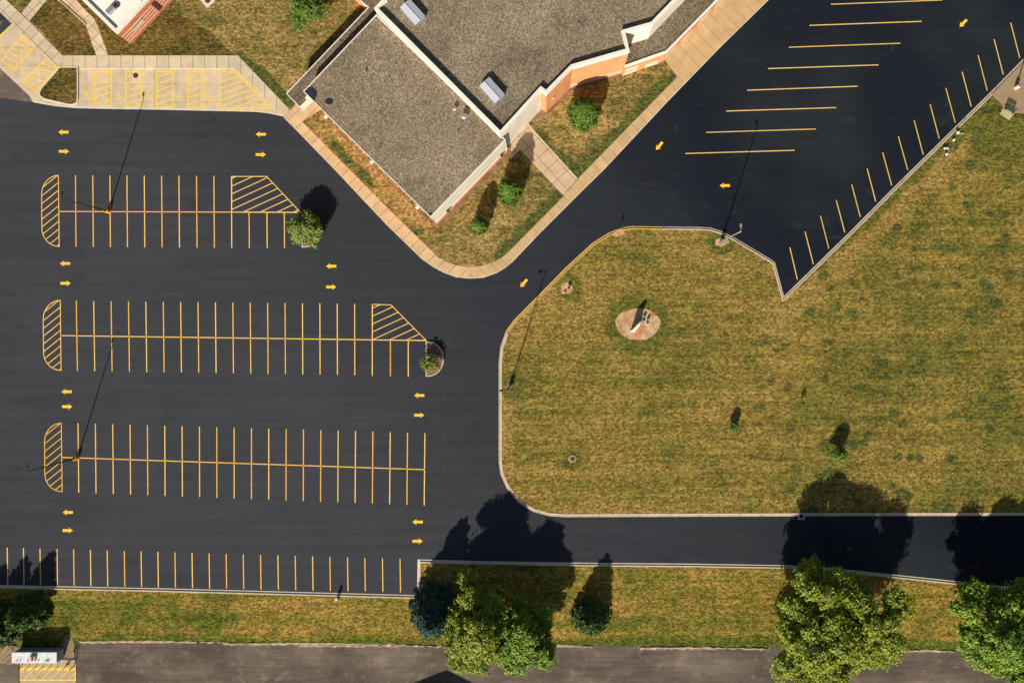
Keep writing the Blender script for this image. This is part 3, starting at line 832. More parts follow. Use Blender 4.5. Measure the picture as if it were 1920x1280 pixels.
# ------------------------------------------------------------------ buildings
def wall_prism(name, pts_w, z0, z1, mat, parent):
    bm = bmesh.new(); poly_prism(bm, pts_w, z0, z1); return obj(name, bm, mat, parent)
def in_sign(w): return 1 if area(w) > 0 else -1
def edge_panel(name, a, b, z0, z1, mat, parent, s, out=0.05, inn=0.12, ext=0.0):
    """vertical slab standing 'out' metres proud of footprint edge a-b"""
    A = Vector(a); B = Vector(b); d = (B - A).normalized()
    A = A - d * ext; B = B + d * ext
    bm = bmesh.new(); strip(bm, [tuple(A), tuple(B)], -s * out, s * inn, z0, z1); return obj(name, bm, mat, parent)

# -- tall wing
UZ = 8.8
up_px = [(701, 15.5), (938, 253.5), (1014.6, 169.2), (1024.5, 176.3), (1073.5, 126.5), (1180.6, 95.6), (1172.5, 61), (1224, 46.5), (1268, 1), (1440, -175), (870, -160)]
up = W(up_px, UZ); su = in_sign(up)
school = thing('school_building', 'flat-roofed brick and white school building with gravel roofs and two skylights', 'building', (0, 0, 0))
wall_prism('wall', offset(up, su * 0.05, True), 0, UZ - 0.69, M['brick'], school)
roofo = wall_prism('roof', offset(up, su * 0.30, True), UZ - 0.68, UZ - 0.66, M['roof'], school)
bm = bmesh.new(); strip(bm, up, 0.0, su * 0.46, UZ - 0.90, UZ, True); obj('coping', bm, M['white'], school)
# white walls: south-west above the low roof, south-east entrance wall, notch walls
edge_panel('white_wall', up[0], up[1], 0, UZ - 0.76, M['whitewall'], school, su, -0.02, 0.14)
edge_panel('white_wall', up[1], up[2], 0.0, UZ - 0.76, M['whitewall'], school, su, -0.02, 0.14)
edge_panel('white_wall', up[6], up[7], 3.0, UZ - 0.76, M['whitewall'], school, su, -0.02, 0.14)
edge_panel('white_wall', up[7], up[8], 3.0, UZ - 0.76, M['whitewall'], school, su, -0.02, 0.14)
edge_panel('white_wall', up[8], up[9], 3.0, UZ - 0.76, M['whitewall'], school, su, -0.02, 0.14)
for z in (0.35, 0.75, 1.15, 1.55):
    edge_panel('stone_band', up[4], up[5], z, z + 0.10, M['cream'], school, su, -0.015, 0.10)
# -- low wing (big square roof)
LWZ = 7.0
lo_px = [(568, 171.7), (807, 408), (948, 262), (705.6, 27.2)]
lo = W(lo_px, LWZ); sl = in_sign(lo)
lo_poly = [lo[0], lo[1], lo[2], tuple(Vector(lo[2]) + Vector((2.2, 6.0))), tuple(Vector(lo[3]) + Vector((3.0, 1.2))), lo[3]]
lo_poly = [lo[0], lo[1], lo[2], lo[3]]
wall_prism('wall', offset(lo, sl * 0.05, True), 0, LWZ - 0.12, M['brick'], school)
roofl = wall_prism('roof', offset(lo, sl * 0.12, True), LWZ - 0.13, LWZ - 0.05, M['roof'], school)
bm = bmesh.new(); strip(bm, lo, 0.0, sl * 0.14, LWZ - 0.55, LWZ, True); obj('coping', bm, M['white'], school)
edge_panel('white_wall', lo[1], lo[2], 2.1, LWZ - 0.56, M['whitewall'], school, sl, 0.0, 0.2)
bm = bmesh.new(); strip(bm, [lo[1], lo[2]], -sl * 0.10, sl * 0.1, 1.96, 2.09); obj('stone_band', bm, M['white'], school)
# wall lamps on the south-east face
for px, py in ((836, 393.5), (938, 287)):
    p = G(px, py, 4.0); bm = bmesh.new(); box(bm, (p.x + 0.1, p.y + 0.1, 2.5), (0.45, 0.45, 0.35), math.radians(45)); obj('wall_lamp', bm, M['dark_metal'], school)
# scuppers on the south-west face
for px, py in ((576, 181), (611, 217), (697, 302), (783, 387)):
    p = G(px, py, LWZ); bm = bmesh.new(); box(bm, (p.x - 0.12, p.y - 0.12, LWZ - 0.3), (0.5, 0.35, 0.4), math.radians(45)); obj('scupper', bm, M['white'], school)
# bare membrane patches on the low roof
rr = LWZ - 0.044
def patch(pts, z, name='bare_patch', mat='membrane_black', parent=None):
    bm = bmesh.new(); sheet(bm, W(pts, z), z); obj(name, bm, M[mat], parent)
patch(smooth_line([(569.5, 171.8), (583, 160.5), (594, 170), (595.5, 176), (591, 184), (590, 192)], 1), rr, parent=roofl)
patch([(801, 401.5), (806, 398), (811, 399), (812, 402), (807.5, 406)], rr, parent=roofl)
patch(blob(617, 190, 7.5, 6.5, 24, 0.05, 3), rr, 'worn_patch', 'membrane_black', roofl)
# -- strip canopy and north-west low wing
CZ = 4.4
ca_px = [(536, 175.5), (562, 202), (583, 182), (600, 196), (760, 60), (790, -60), (620, -60), (648, -28), (668, -8), (678, 4), (690, 14)]
ca = W(ca_px, CZ); sc_ = in_sign(ca)
body = [ca[0], ca[1], ca[2], ca[3], ca[4], ca[5], ca[6], ca[7], ca[8], ca[9], ca[10]]
# solid part of the wing stops short of the open corner
k = 0.22
q0 = (ca[0][0] * (1 - k) + ca[10][0] * k, ca[0][1] * (1 - k) + ca[10][1] * k)
qq = Vector(q0) + (Vector(ca[1]) - Vector(ca[0])) * 1.3
wall_prism('wall', offset([q0, tuple(qq)] + ca[3:], in_sign([q0, tuple(qq)] + ca[3:]) * 0.05, True), 0, CZ - 0.9, M['brick'], school)
wall_prism('canopy_roof', offset(ca, sc_ * 0.10, True), CZ - 0.9, CZ - 0.06, M['roof_dark'], school)
bm = bmesh.new(); strip(bm, ca, 0.0, sc_ * 0.13, CZ - 0.3, CZ, True); obj('coping', bm, M['white'], school)
edge_panel('fascia', ca[1], ca[2], CZ - 1.5, CZ - 0.31, M['white'], school, sc_, 0.0, 0.3)
edge_panel('curved_wall', ca[8], ca[9], 0.0, CZ - 0.31, M['brick'], school, sc_, 0.0, 0.2)
edge_panel('curved_wall', ca[9], ca[10], 0.0, CZ - 0.31, M['brick'], school, sc_, 0.0, 0.2)
edge_panel('curved_wall', ca[7], ca[8], 0.0, CZ - 0.31, M['brick'], school, sc_, 0.0, 0.2)
for t in (0.12,):
    p = Vector(ca[0]).lerp(Vector(ca[1]), t) + Vector((0.35, 0.35)); bm = bmesh.new(); box(bm, (p.x, p.y, (CZ - 0.9) / 2), (0.35, 0.35, CZ - 0.9), math.radians(45)); obj('column', bm, M['brick'], school)
# -- north-east annex
AZ = 4.1
an_px = [(1172, 125.8), (1251, 98), (1347, 0), (1530, -190), (1400, -200), (1250, -40), (1150, 60)]
an = W(an_px, AZ); sa = in_sign(an)
wall_prism('wall', offset(an, sa * 0.05, True), 0, AZ - 0.3, M['brick'], school)
wall_prism('roof', offset(an, sa * 0.2, True), AZ - 0.31, AZ - 0.2, M['roof_dark'], school)
bm = bmesh.new(); strip(bm, an[:4], 0.0, sa * 0.30, AZ - 0.42, AZ); obj('coping', bm, M['white'], school)
for z in (0.9, 1.9):
    for a, b in ((an[0], an[1]), (an[1], an[2]), (an[2], an[3])):
        A, B = Vector(a), Vector(b); L = (B - A).length; n = max(2, int(L / 3.2))
        for i in range(n):
            if z > 1 and i % 2: continue
            p, q = A.lerp(B, (i + .1) / n), A.lerp(B, (i + .72) / n)
            edge_panel('stone_panel', p, q, z - 0.6, z + 0.75, M['cream'], school, sa, -0.02, 0.12)
# skylights
def skylight(px, py, L=3.3, Wd=1.85, z=UZ - 0.66):
    c = G(px, py, z); rz = math.radians(-48)
    s = bpy.data.objects.new('skylight', None)
    bm = bmesh.new(); box(bm, (0, 0, 0.36), (L, Wd, 0.72), 0)
    s = obj('skylight', bm, M['metal'], school); s.location = (c.x, c.y, z); s.rotation_euler = (0, 0, rz)
    bm = bmesh.new()
    v = [bm.verts.new(p) for p in ((-L / 2 - .05, -Wd / 2 - .05, .725), (L / 2 + .05, -Wd / 2 - .05, .725), (L / 2 + .05, Wd / 2 + .05, .725), (-L / 2 - .05, Wd / 2 + .05, .725),
                                   (-L / 2 - .05, 0, .93), (L / 2 + .05, 0, .93))]
    for f in ((0, 1, 5, 4), (3, 4, 5, 2), (0, 4, 3), (1, 2, 5), (0, 3, 2, 1)): bm.faces.new([v[i] for i in f])
    obj('glazing', bm, M['skylight'], s)
    bm = bmesh.new(); box(bm, (0, 0, 0.945), (L + .1, 0.05, 0.04)); obj('ridge', bm, M['metal'], s)
skylight(775.5, 27); skylight(923.5, 172.5)
def vent(px, py, r, h, z, dome=True):
    c = G(px, py, z); bm = bmesh.new()
    lathe(bm, [(r * .75, 0), (r * .75, h * .55), (r * 1.15, h * .6), (r * 1.15, h * .75), (r * .8, h * .95), (r * .2, h)], (c.x, c.y, z), 16)
    obj('roof_vent', bm, M['metal'], school, True)
vent(853.5, 206, 0.30, 0.75, LWZ - 0.06); vent(871, 221, 0.42, 1.0, LWZ - 0.06); vent(686, 136, 0.10, 0.5, LWZ - 0.06); vent(858, 250, 0.08, 0.5, LWZ - 0.06)
vent(1084, 47, 0.09, 0.4, UZ - 0.66); vent(726, 4, 0.2, 0.4, UZ - 0.66)
# hose box on the brick
p = G(1037, 186, 4); 
# -- white-roofed building (top left)
BZT = 4.1
wb_px = [(217.5, 63.5), (276.6, 0), (440, -175), (310, -290), (-20, -175), (153, 0)]
wb = W(wb_px, BZT); sw = in_sign(wb)
hall = thing('white_roofed_building', 'low building with white membrane roof and cream-banded red brick wall', 'building')
wall_prism('wall', offset(wb, sw * 0.05, True), 0, BZT - 0.35, M['brick_red'], hall)
hr = wall_prism('roof', offset(wb, sw * 0.3, True), BZT - 0.34, BZT - 0.30, M['membrane_white'], hall)
bm = bmesh.new(); strip(bm, wb, 0.0, sw * 0.55, BZT - 0.42, BZT, True); obj('coping', bm, M['white'], hall)
for z in (0.75, 1.35, 1.95, 2.55):
    edge_panel('stone_band', wb[0], wb[1], z, z + 0.10, M['cream'], hall, sw, 0.0, 0.12)
    edge_panel('stone_band', wb[1], wb[2], z, z + 0.10, M['cream'], hall, sw, 0.0, 0.12)
A, B = Vector(wb[0]), Vector(wb[1]); Lw = (B - A).length
edge_panel('louvre', A.lerp(B, 0.27), A.lerp(B, 0.60), 1.7, 2.5, M['cream'], hall, sw, 0.02, 0.1)
bm = bmesh.new(); p, q = A.lerp(B, 0.28), A.lerp(B, 0.59); strip(bm, [tuple(p), tuple(q)], -sw * 0.06, sw * 0.1, 2.28, 2.42); obj('louvre_slot', bm, M['dark_metal'], hall)
bm = bmesh.new(); p = A.lerp(B, 0.97); strip(bm, [tuple(p), tuple(A.lerp(B, 1.06))], -sw * 0.12, 0.0, 0.9, 3.0); obj('wall_cabinet', bm, M['rust'], hall)
c = G(210, 21, BZT - 0.3)
bm = bmesh.new(); box(bm, (c.x, c.y, BZT - 0.3 + 0.3), (1.35, 0.7, 0.6), math.radians(46)); obj('roof_unit', bm, M['metal'], hall)
bm = bmesh.new(); c = G(220, 11, BZT - 0.3); box(bm, (c.x, c.y, BZT - 0.3 + 0.15), (0.7, 0.35, 0.3), math.radians(-38)); obj('roof_unit', bm, M['rust'], hall)
c = G(264, 1, BZT - 0.3); bm = bmesh.new(); lathe(bm, [(0.2, 0), (0.2, 0.3), (0.32, 0.34), (0.1, 0.5)], (c.x, c.y, BZT - 0.3)); obj('roof_vent', bm, M['metal'], hall)

# -- gabled house south of the frame (its shadow enters the picture)
c = G(806.6, 1357); w = 4.9; R_, E_ = 5.0, 3.75; D = 12.0
barn = thing('gabled_house', 'gabled building south of the road whose roof casts the pointed shadow', 'building', (c.x, c.y, 0))
bm = bmesh.new()
f = [(-w, 0), (w, 0), (w, E_), (0, R_), (-w, E_)]
fr = [bm.verts.new((x, -0.3, z)) for x, z in f]; bk = [bm.verts.new((x, -D, z)) for x, z in f]
bm.faces.new(fr); bm.faces.new(list(reversed(bk)))
for i in range(5): bm.faces.new((fr[i], bk[i], bk[(i + 1) % 5], fr[(i + 1) % 5]))
obj('wall', bm, M['cream'], barn)
bm = bmesh.new()
g = [(-w - .5, E_ - .13 + .02), (0, R_ + .02), (w + .5, E_ - .13 + .02), (w + .5, E_ - .13 + .14), (0, R_ + .14), (-w - .5, E_ - .13 + .14)]
fr = [bm.verts.new((x, 0.0, z)) for x, z in g]; bk = [bm.verts.new((x, -D - .4, z)) for x, z in g]
bm.faces.new(fr[:2] + fr[4:]); bm.faces.new(fr[1:5]); bm.faces.new(list(reversed(bk[:2] + bk[4:]))); bm.faces.new(list(reversed(bk[1:5])))
for i in range(6): bm.faces.new((fr[i], bk[i], bk[(i + 1) % 6], fr[(i + 1) % 6]))
obj('roof', bm, M['shingle'], barn)

# ------------------------------------------------------------------ utility shed bottom left, pad, bollards
bm = bmesh.new(); poly_prism(bm, W([(36, 1236), (142.5, 1236), (142.5, 1400), (36, 1400)]), 0, 0.06)
padb = struct('concrete_pad', bm, mat_concrete('pad_tan', (0.42, 0.325, 0.195), None))
bm = bmesh.new(); strip(bm, W([(36, 1236), (36, 1400)]), 0.0, 0.12, 0, 0.11); obj('pad_edge', bm, M['rust'], padb)
hatch([(37.5, 1254), (141.5, 1254), (141.5, 1274), (37.5, 1274)], -1.1, 18.5, padb, M['faded'], 0.10, 0.066, off=2, zb=0.0605, wo=0.22)
line_obj((38, 1252.5), (141.5, 1252.5), M['faded'], padb, 'edge_line', 0.42, 0.068)
ys = [41, 54, 67.5, 81.5, 95.6, 109, 123.7, 138]
ordn = ['leftmost', 'second from left', 'third from left', 'fourth from left', 'fifth from left', 'third from right', 'second from right', 'rightmost']
c = G(ys[0], 1249.5)
b0 = thing('bollard', 'slim dark post, %s of the row above the yellow hatched pad' % ordn[0], 'bollard', (c.x, c.y, 0.06), 'posts above the yellow pad')
bm = bmesh.new(); lathe(bm, [(0.055, 0), (0.055, 0.85), (0.03, 0.90)], seg=10); obj('post', bm, M['dark_metal'], b0, True)
bm = bmesh.new(); lathe(bm, [(0.12, 0), (0.12, 0.02), (0.09, 0.03)], seg=12); obj('base_plate', bm, M['yellow'], b0)
for i in range(1, 8):
    b = copy_tree(b0); c = G(ys[i], 1249.5); b.location = (c.x, c.y, 0.06)
    b['label'] = 'slim dark post, %s of the row above the yellow hatched pad' % ordn[i]
# shed
sh = thing('utility_shed', 'long low white-topped utility shed above the yellow hatched pad', 'shed', (0, 0, 0))
HS = 1.9
foot = W([(40, 1213), (121.5, 1213), (121.5, 1231), (40, 1231)])
wall_prism('wall', foot, 0, HS - 0.1, mat_simple('shed_wall', (0.22, 0.28, 0.38), 0.6, 0.3, 0, 0.1, 1), sh)
ov = offset(foot, -in_sign(foot) * 0.12, True)
ovr = offset(foot, -in_sign(foot) * 0.05, True)
wall_prism('roof', ovr, HS - 0.098, HS, mat_simple('shed_roof', (0.62, 0.62, 0.62), 0.7, 0.3, 0, 0.18, 1.5), sh)
bm = bmesh.new(); strip(bm, [ov[0], ov[1]] if ov[0][1] > ov[2][1] else [ov[2], ov[3]], -0.06, 0.06, HS + 0.002, HS + 0.08); obj('roof_trim', bm, M['metal'], sh)
cc = [sum(p[0] for p in foot) / 4, sum(p[1] for p in foot) / 4]
bm = bmesh.new(); box(bm, (cc[0] - 0.1, cc[1], HS + 0.2), (0.9, 0.75, 0.4)); ru = obj('roof_unit', bm, M['cream'], sh)
bm = bmesh.new(); box(bm, (cc[0] + 0.02, cc[1] + 0.05, HS + 0.42), (0.3, 0.5, 0.04)); obj('cover', bm, M['rust'], ru)
for dx in (-2.6, -2.1, -0.95, 0.75, 1.9, 2.1, 2.3):
    bm = bmesh.new(); box(bm, (cc[0] + dx, cc[1] - 0.35, HS + 0.08), (0.08, 0.22, 0.16), -0.4); obj('roof_bracket', bm, M['dark_metal'], sh)
bm = bmesh.new()
for k in range(5): box(bm, (foot[1][0] + 0.02, foot[1][1] - 0.25 - k * 0.25, 0.8), (0.03, 0.12, 0.8))
obj('side_louvre', bm, M['metal'], sh)
# fence panels beside the shed
for (px, py, px2, py2, lab) in ((21, 1236, 22, 1214, 'thin rail fence left of the white-topped shed'), (140, 1247, 143, 1216, 'thin rail fence right of the white-topped shed')):
    a, b = G(px, py), G(px2, py2)
    t = thing('rail_fence', lab, 'fence', (a.x, a.y, LZ))
    dv = Vector((b.x - a.x, b.y - a.y, 0)); n = 3
    for k in range(n):
        bm = bmesh.new(); p = dv * (k / (n - 1)); tube(bm, [(p.x, p.y, -0.1), (p.x, p.y, 1.15)], [0.035, 0.035], 8); obj('post', bm, M['dark_metal'], t)
    for z in (0.6, 1.1):
        bm = bmesh.new(); tube(bm, [(0, 0, z), (dv.x, dv.y, z)], [0.02, 0.02], 8); obj('rail', bm, M['metal'], t)
c = G(130, 1242); t = thing('fire_extinguisher', 'small red cylinder standing at the right end of the white-topped shed', 'extinguisher', (c.x, c.y, 0.06))
bm = bmesh.new(); lathe(bm, [(0.13, 0), (0.14, 0.05), (0.14, 0.5), (0.06, 0.6)]); obj('cylinder', bm, M['red'], t, True)
bm = bmesh.new(); box(bm, (0, 0, 0.65), (0.16, 0.05, 0.1)); obj('valve', bm, M['dark_metal'], t)

# ------------------------------------------------------------------ lamp posts
def lamp_post(px, py, label, az, metal, ped, ground, h=10.6, arm=0.55):
    c = G(px, py); t = thing('lamp_post', label, 'lamp post', (c.x, c.y, ground), 'tall lamp posts')
    bm = bmesh.new(); lathe(bm, [(0.31, -0.05), (0.30, 0.86), (0.26, 0.90)], seg=24); obj('pedestal', bm, ped, t, False)
    bm = bmesh.new(); box(bm, (0, 0, 0.915), (0.34, 0.34, 0.03)); obj('base_plate', bm, metal, t)
    bm = bmesh.new(); lathe(bm, [(0.105, 0.90), (0.09, 4), (0.068, h)], seg=12); obj('pole', bm, metal, t, True)
    dx, dy = math.cos(az), math.sin(az)
    bm = bmesh.new(); tube(bm, [(0, 0, h - 0.15), (dx * arm * .6, dy * arm * .6, h - 0.05), (dx * arm, dy * arm, h - 0.05)], [0.05, 0.045, 0.045], 8); obj('arm', bm, metal, t)
    bm = bmesh.new(); box(bm, (dx * (arm + .3), dy * (arm + .3), h - 0.03), (0.52, 0.30, 0.13), az, 0.86)
    hd = obj('lamp_head', bm, metal, t)
    bm = bmesh.new(); box(bm, (dx * (arm + .3), dy * (arm + .3), h - 0.125), (0.5, 0.3, 0.025), az); obj('lens', bm, M['glass'], hd)
lamp_post(204, 396.5, 'dark lamp post on yellow pedestal in the upper row of stalls', math.pi / 2, M['dark_metal'], M['yellow'], 0.0)
lamp_post(145.5, 858, 'dark lamp post on yellow pedestal in the lower row of stalls', math.pi / 2, M['dark_metal'], M['yellow'], 0.0)
lamp_post(957.5, 721, 'dark lamp post standing on the west edge of the big lawn', math.pi, M['dark_metal'], M['blue'], LZ)
lamp_post(1353, 452, 'grey lamp post in a mulch patch at the kerb of the big lawn', math.pi / 2, M['metal'], M['blue'], LZ)
lamp_post(1903, 165.5, 'lamp post on the brown paved corner at the right edge', math.pi / 2, M['metal'], M['white_kerb'], 0.158, 8.0)

# ------------------------------------------------------------------ monument, spotlights, bench, small things
a, b = G(1183.5, 621), G(1200.5, 602.5)
ang = math.atan2(b.y - a.y, b.x - a.x); Lm = (b - a).length
mon = thing('monument', 'pale upright stone slab with curved top in the round mulch bed', 'monument', (a.x, a.y, LZ), None, ang)
prof = [(0, 0), (Lm, 0), (Lm * .98, 0.35), (Lm * .90, 0.70), (Lm * .80, 1.15), (Lm * .84, 1.6), (Lm * .95, 1.85), (Lm * .92, 2.1), (Lm * .70, 2.25), (Lm * .4, 2.2), (Lm * .12, 2.12), (Lm * .0, 1.95)]
bm = bmesh.new()
f0 = [bm.verts.new((x, -0.17, z)) for x, z in prof]; f1 = [bm.verts.new((x, 0.17, z)) for x, z in prof]
for t in tessellate_polygon([[Vector((x, z, 0)) for x, z in prof]]):
    bm.faces.new([f0[i] for i in t]); bm.faces.new([f1[i] for i in reversed(t)])
for i in range(len(prof)):
    j = (i + 1) % len(prof); bm.faces.new((f0[i], f0[j], f1[j], f1[i]))
obj('slab', bm, M['white'], mon)
bm = bmesh.new(); box(bm, (Lm / 2, 0, 0.06), (Lm + 0.3, 0.55, 0.12)); obj('plinth', bm, M['rock'], mon)
for i, (px, py, lab) in enumerate(((1206, 599.5, 'small dark floodlight right beside the pale monument slab'), (1213, 605, 'small floodlight in a pale ring, farther from the monument slab'))):
    c = G(px, py); t = thing('floodlight', lab, 'floodlight', (c.x, c.y, LZ), 'floodlights of the monument')
    bm = bmesh.new(); lathe(bm, [(0.28, 0), (0.26, 0.1), (0.18, 0.11)]); obj('base', bm, M['white_kerb'] if i else M['rock'], t)
    bm = bmesh.new(); tube(bm, [(0, 0, 0.05), (0, 0, 0.55)], [0.05, 0.05]); obj('stem', bm, M['dark_metal'], t)
    bm = bmesh.new(); box(bm, (0, 0, 0.62), (0.42, 0.34, 0.3), 0.8, 0.8); obj('housing', bm, M['dark_metal'] if not i else M['rust'], t)
c = G(1890, 208); ben = thing('park_bench', 'dark bench with slatted back on a small pad by the brown plaza', 'bench', (c.x, c.y, 0.154), None, math.radians(-27))
bm = bmesh.new()
for k in range(4): box(bm, (0, -0.22 + k * 0.13, 0.45), (1.55, 0.10, 0.04))
obj('seat', bm, M['wood'], ben)
bm = bmesh.new()
for k in range(3): box(bm, (0, 0.27 + k * 0.035, 0.58 + k * 0.13), (1.55, 0.035, 0.10))
obj('backrest', bm, M['wood'], ben)
for sx in (-0.68, 0.68):
    bm = bmesh.new(); box(bm, (sx, -0.02, 0.215), (0.06, 0.5, 0.43)); box(bm, (sx, 0.30, 0.62), (0.06, 0.06, 0.5)); obj('leg', bm, M['dark_metal'], ben)
# white capped markers at the lawn edge
for i, (px, py, r, rz, ln, lab) in enumerate((
        (1793, 250, 0.34, -0.03, 1.1, 'white capped marker with grey pipe, uppermost of the group at the lawn edge'),
        (1785, 264, 0.27, -0.75, 0.8, 'white capped marker with dark pipe, second of the group at the lawn edge'),
        (1768, 279.5, 0.22, 0.3, 0.0, 'small white capped marker, left one of the lower trio at the lawn edge'),
        (1773, 279.5, 0.24, 0.3, 0.0, 'small white capped marker, right one of the lower trio at the lawn edge'),
        (1772, 290.5, 0.30, 0.3, 0.0, 'greyish capped marker, lowest of the group at the lawn edge'))):
    c = G(px, py); r *= 0.8; t = thing('utility_marker', lab, 'utility marker', (c.x, c.y, LZ), 'capped markers at the lawn edge', rz)
    bm = bmesh.new(); lathe(bm, [(r * .6, 0), (r * .65, 0.30), (r, 0.32), (r * .95, 0.42), (r * .5, 0.50)], seg=14); obj('cap', bm, M['white'], t, True)
    bm = bmesh.new(); lathe(bm, [(r * .9, 0.0), (r * .8, 0.08)], seg=14); obj('collar', bm, M['dark_metal'], t)
    if ln:
        bm = bmesh.new(); tube(bm, [(r * .6, 0, 0.12), (ln, 0, 0.10)], [0.09, 0.07], 8); obj('pipe', bm, M['metal'] if i == 0 else M['dark_metal'], t)
# pedestal on the south verge
c = G(634, 1119); t = thing('utility_pedestal', 'small pale utility pedestal on the verge beside the bottom stalls', 'utility box', (c.x, c.y, LZ))
bm = bmesh.new(); box(bm, (0, 0, 0.42), (0.36, 0.34, 0.84), 0.15, 0.95); obj('cabinet', bm, M['metal'], t)
bm = bmesh.new(); box(bm, (0, 0, 0.87), (0.44, 0.42, 0.07), 0.15, 0.8); obj('lid', bm, M['glass'], t)
# hydrant in the mulch patch
c = G(1066.5, 540); t = thing('fire_hydrant', 'dark red hydrant in the mulch patch by the yellow kerb', 'hydrant', (c.x, c.y, LZ))
bm = bmesh.new(); lathe(bm, [(0.16, 0), (0.16, 0.06), (0.12, 0.08), (0.12, 0.5), (0.17, 0.52), (0.15, 0.62), (0.05, 0.75)], seg=16); bd = obj('barrel', bm, M['rust'], t, True)
bm = bmesh.new(); tube(bm, [(-0.24, 0, 0.38), (0.24, 0, 0.38)], [0.06, 0.06], 10); obj('nozzle', bm, M['rust'], t)
c = G(1060, 546); t = thing('tree_stump', 'short reddish stump in the mulch patch by the yellow kerb', 'stump', (c.x, c.y, LZ))
bm = bmesh.new(); lathe(bm, [(0.22, -0.02), (0.16, 0.12), (0.15, 0.16)], seg=12); obj('stump', bm, M['red'], t)
# short sign by the kerb
def signpost(px, py, h, label, rz, w=0.30, hh=0.45, lz=LZ):
    c = G(px, py); t = thing('sign_post', label, 'sign', (c.x, c.y, lz), None, rz)
    bm = bmesh.new(); tube(bm, [(0, 0, -0.05), (0, 0, h)], [0.03, 0.03], 8); obj('post', bm, M['metal'], t)
    bm = bmesh.new(); box(bm, (0, -0.045, h - hh / 2), (w, 0.02, hh)); obj('panel', bm, M['metal'], t)
signpost(1161, 431, 1.35, 'short sign by the yellow kerb at the top of the big lawn', 0.3)
signpost(1073, 948, 1.5, 'thin sign post near the lower left corner of the big lawn', 1.2, 0.12, 0.3)
signpost(808, 450, 1.7, 'thin sign post at the south corner of the school lawn', 1.0, 0.12, 0.3)
# small box on the brick wall near the entrance
A, B = Vector(up[3]), Vector(up[4])
edge_panel('wall_box', A.lerp(B, 0.22), A.lerp(B, 0.30), 3.6, 4.1, M['cream'], school, su, 0.12, 0.0)
# boulder on the second island
c = G(814.5, 669); bm = bmesh.new(); bmesh.ops.create_icosphere(bm, subdivisions=3, radius=0.5)
r = random.Random(5)
for v in bm.verts:
    k = 1 + 0.10 * math.sin(v.co.x * 7 + 1) + 0.08 * math.sin(v.co.y * 9 + 2) + r.uniform(-.03, .03)
    v.co = Vector((v.co.x * k * 1.15 + c.x, v.co.y * k * .9 + c.y, v.co.z * k * .7 + 0.22))
tag(obj('boulder', bm, M['rock'], None, True), 'rounded grey boulder in the kerbed island at the second row', 'boulder')

# ------------------------------------------------------------------ foliage
def leaf_mesh(name, pos, nrm, size, mat, parent, aspect=1.5):
    n = len(pos)
    nrm = nrm / (np.linalg.norm(nrm, axis=1, keepdims=True) + 1e-9)
    rv = RNG.normal(size=(n, 3)); u = np.cross(nrm, rv); u /= (np.linalg.norm(u, axis=1, keepdims=True) + 1e-9)
    v = np.cross(nrm, u)
    s = size * RNG.uniform(0.65, 1.3, (n, 1)) / 2
    a = u * s * aspect; b = v * s
    # a leaf is a kite of four points with its tip pulled out
    co = np.stack([pos - a, pos + b * 0.9, pos + a * 1.15 + nrm * s * 0.15, pos - b * 0.9], axis=1).reshape(-1, 3)
    me = bpy.data.meshes.new(name)
    me.vertices.add(n * 4); me.loops.add(n * 4); me.polygons.add(n)
    me.vertices.foreach_set('co', co.astype(np.float32).ravel())
    me.loops.foreach_set('vertex_index', np.arange(n * 4, dtype=np.int32))
    me.polygons.foreach_set('loop_start', np.arange(0, n * 4, 4, dtype=np.int32))
    me.polygons.foreach_set('loop_total', np.full(n, 4, dtype=np.int32))
    me.update(); me.validate()
    me.materials.append(mat)
    o = bpy.data.objects.new(name, me); return link(o, parent)

def sph(n, up=0.0):
    d = RNG.normal(size=(n, 3)); d /= np.linalg.norm(d, axis=1, keepdims=True)
    if up: d[:, 2] = d[:, 2] + up; d /= np.linalg.norm(d, axis=1, keepdims=True)
    return d

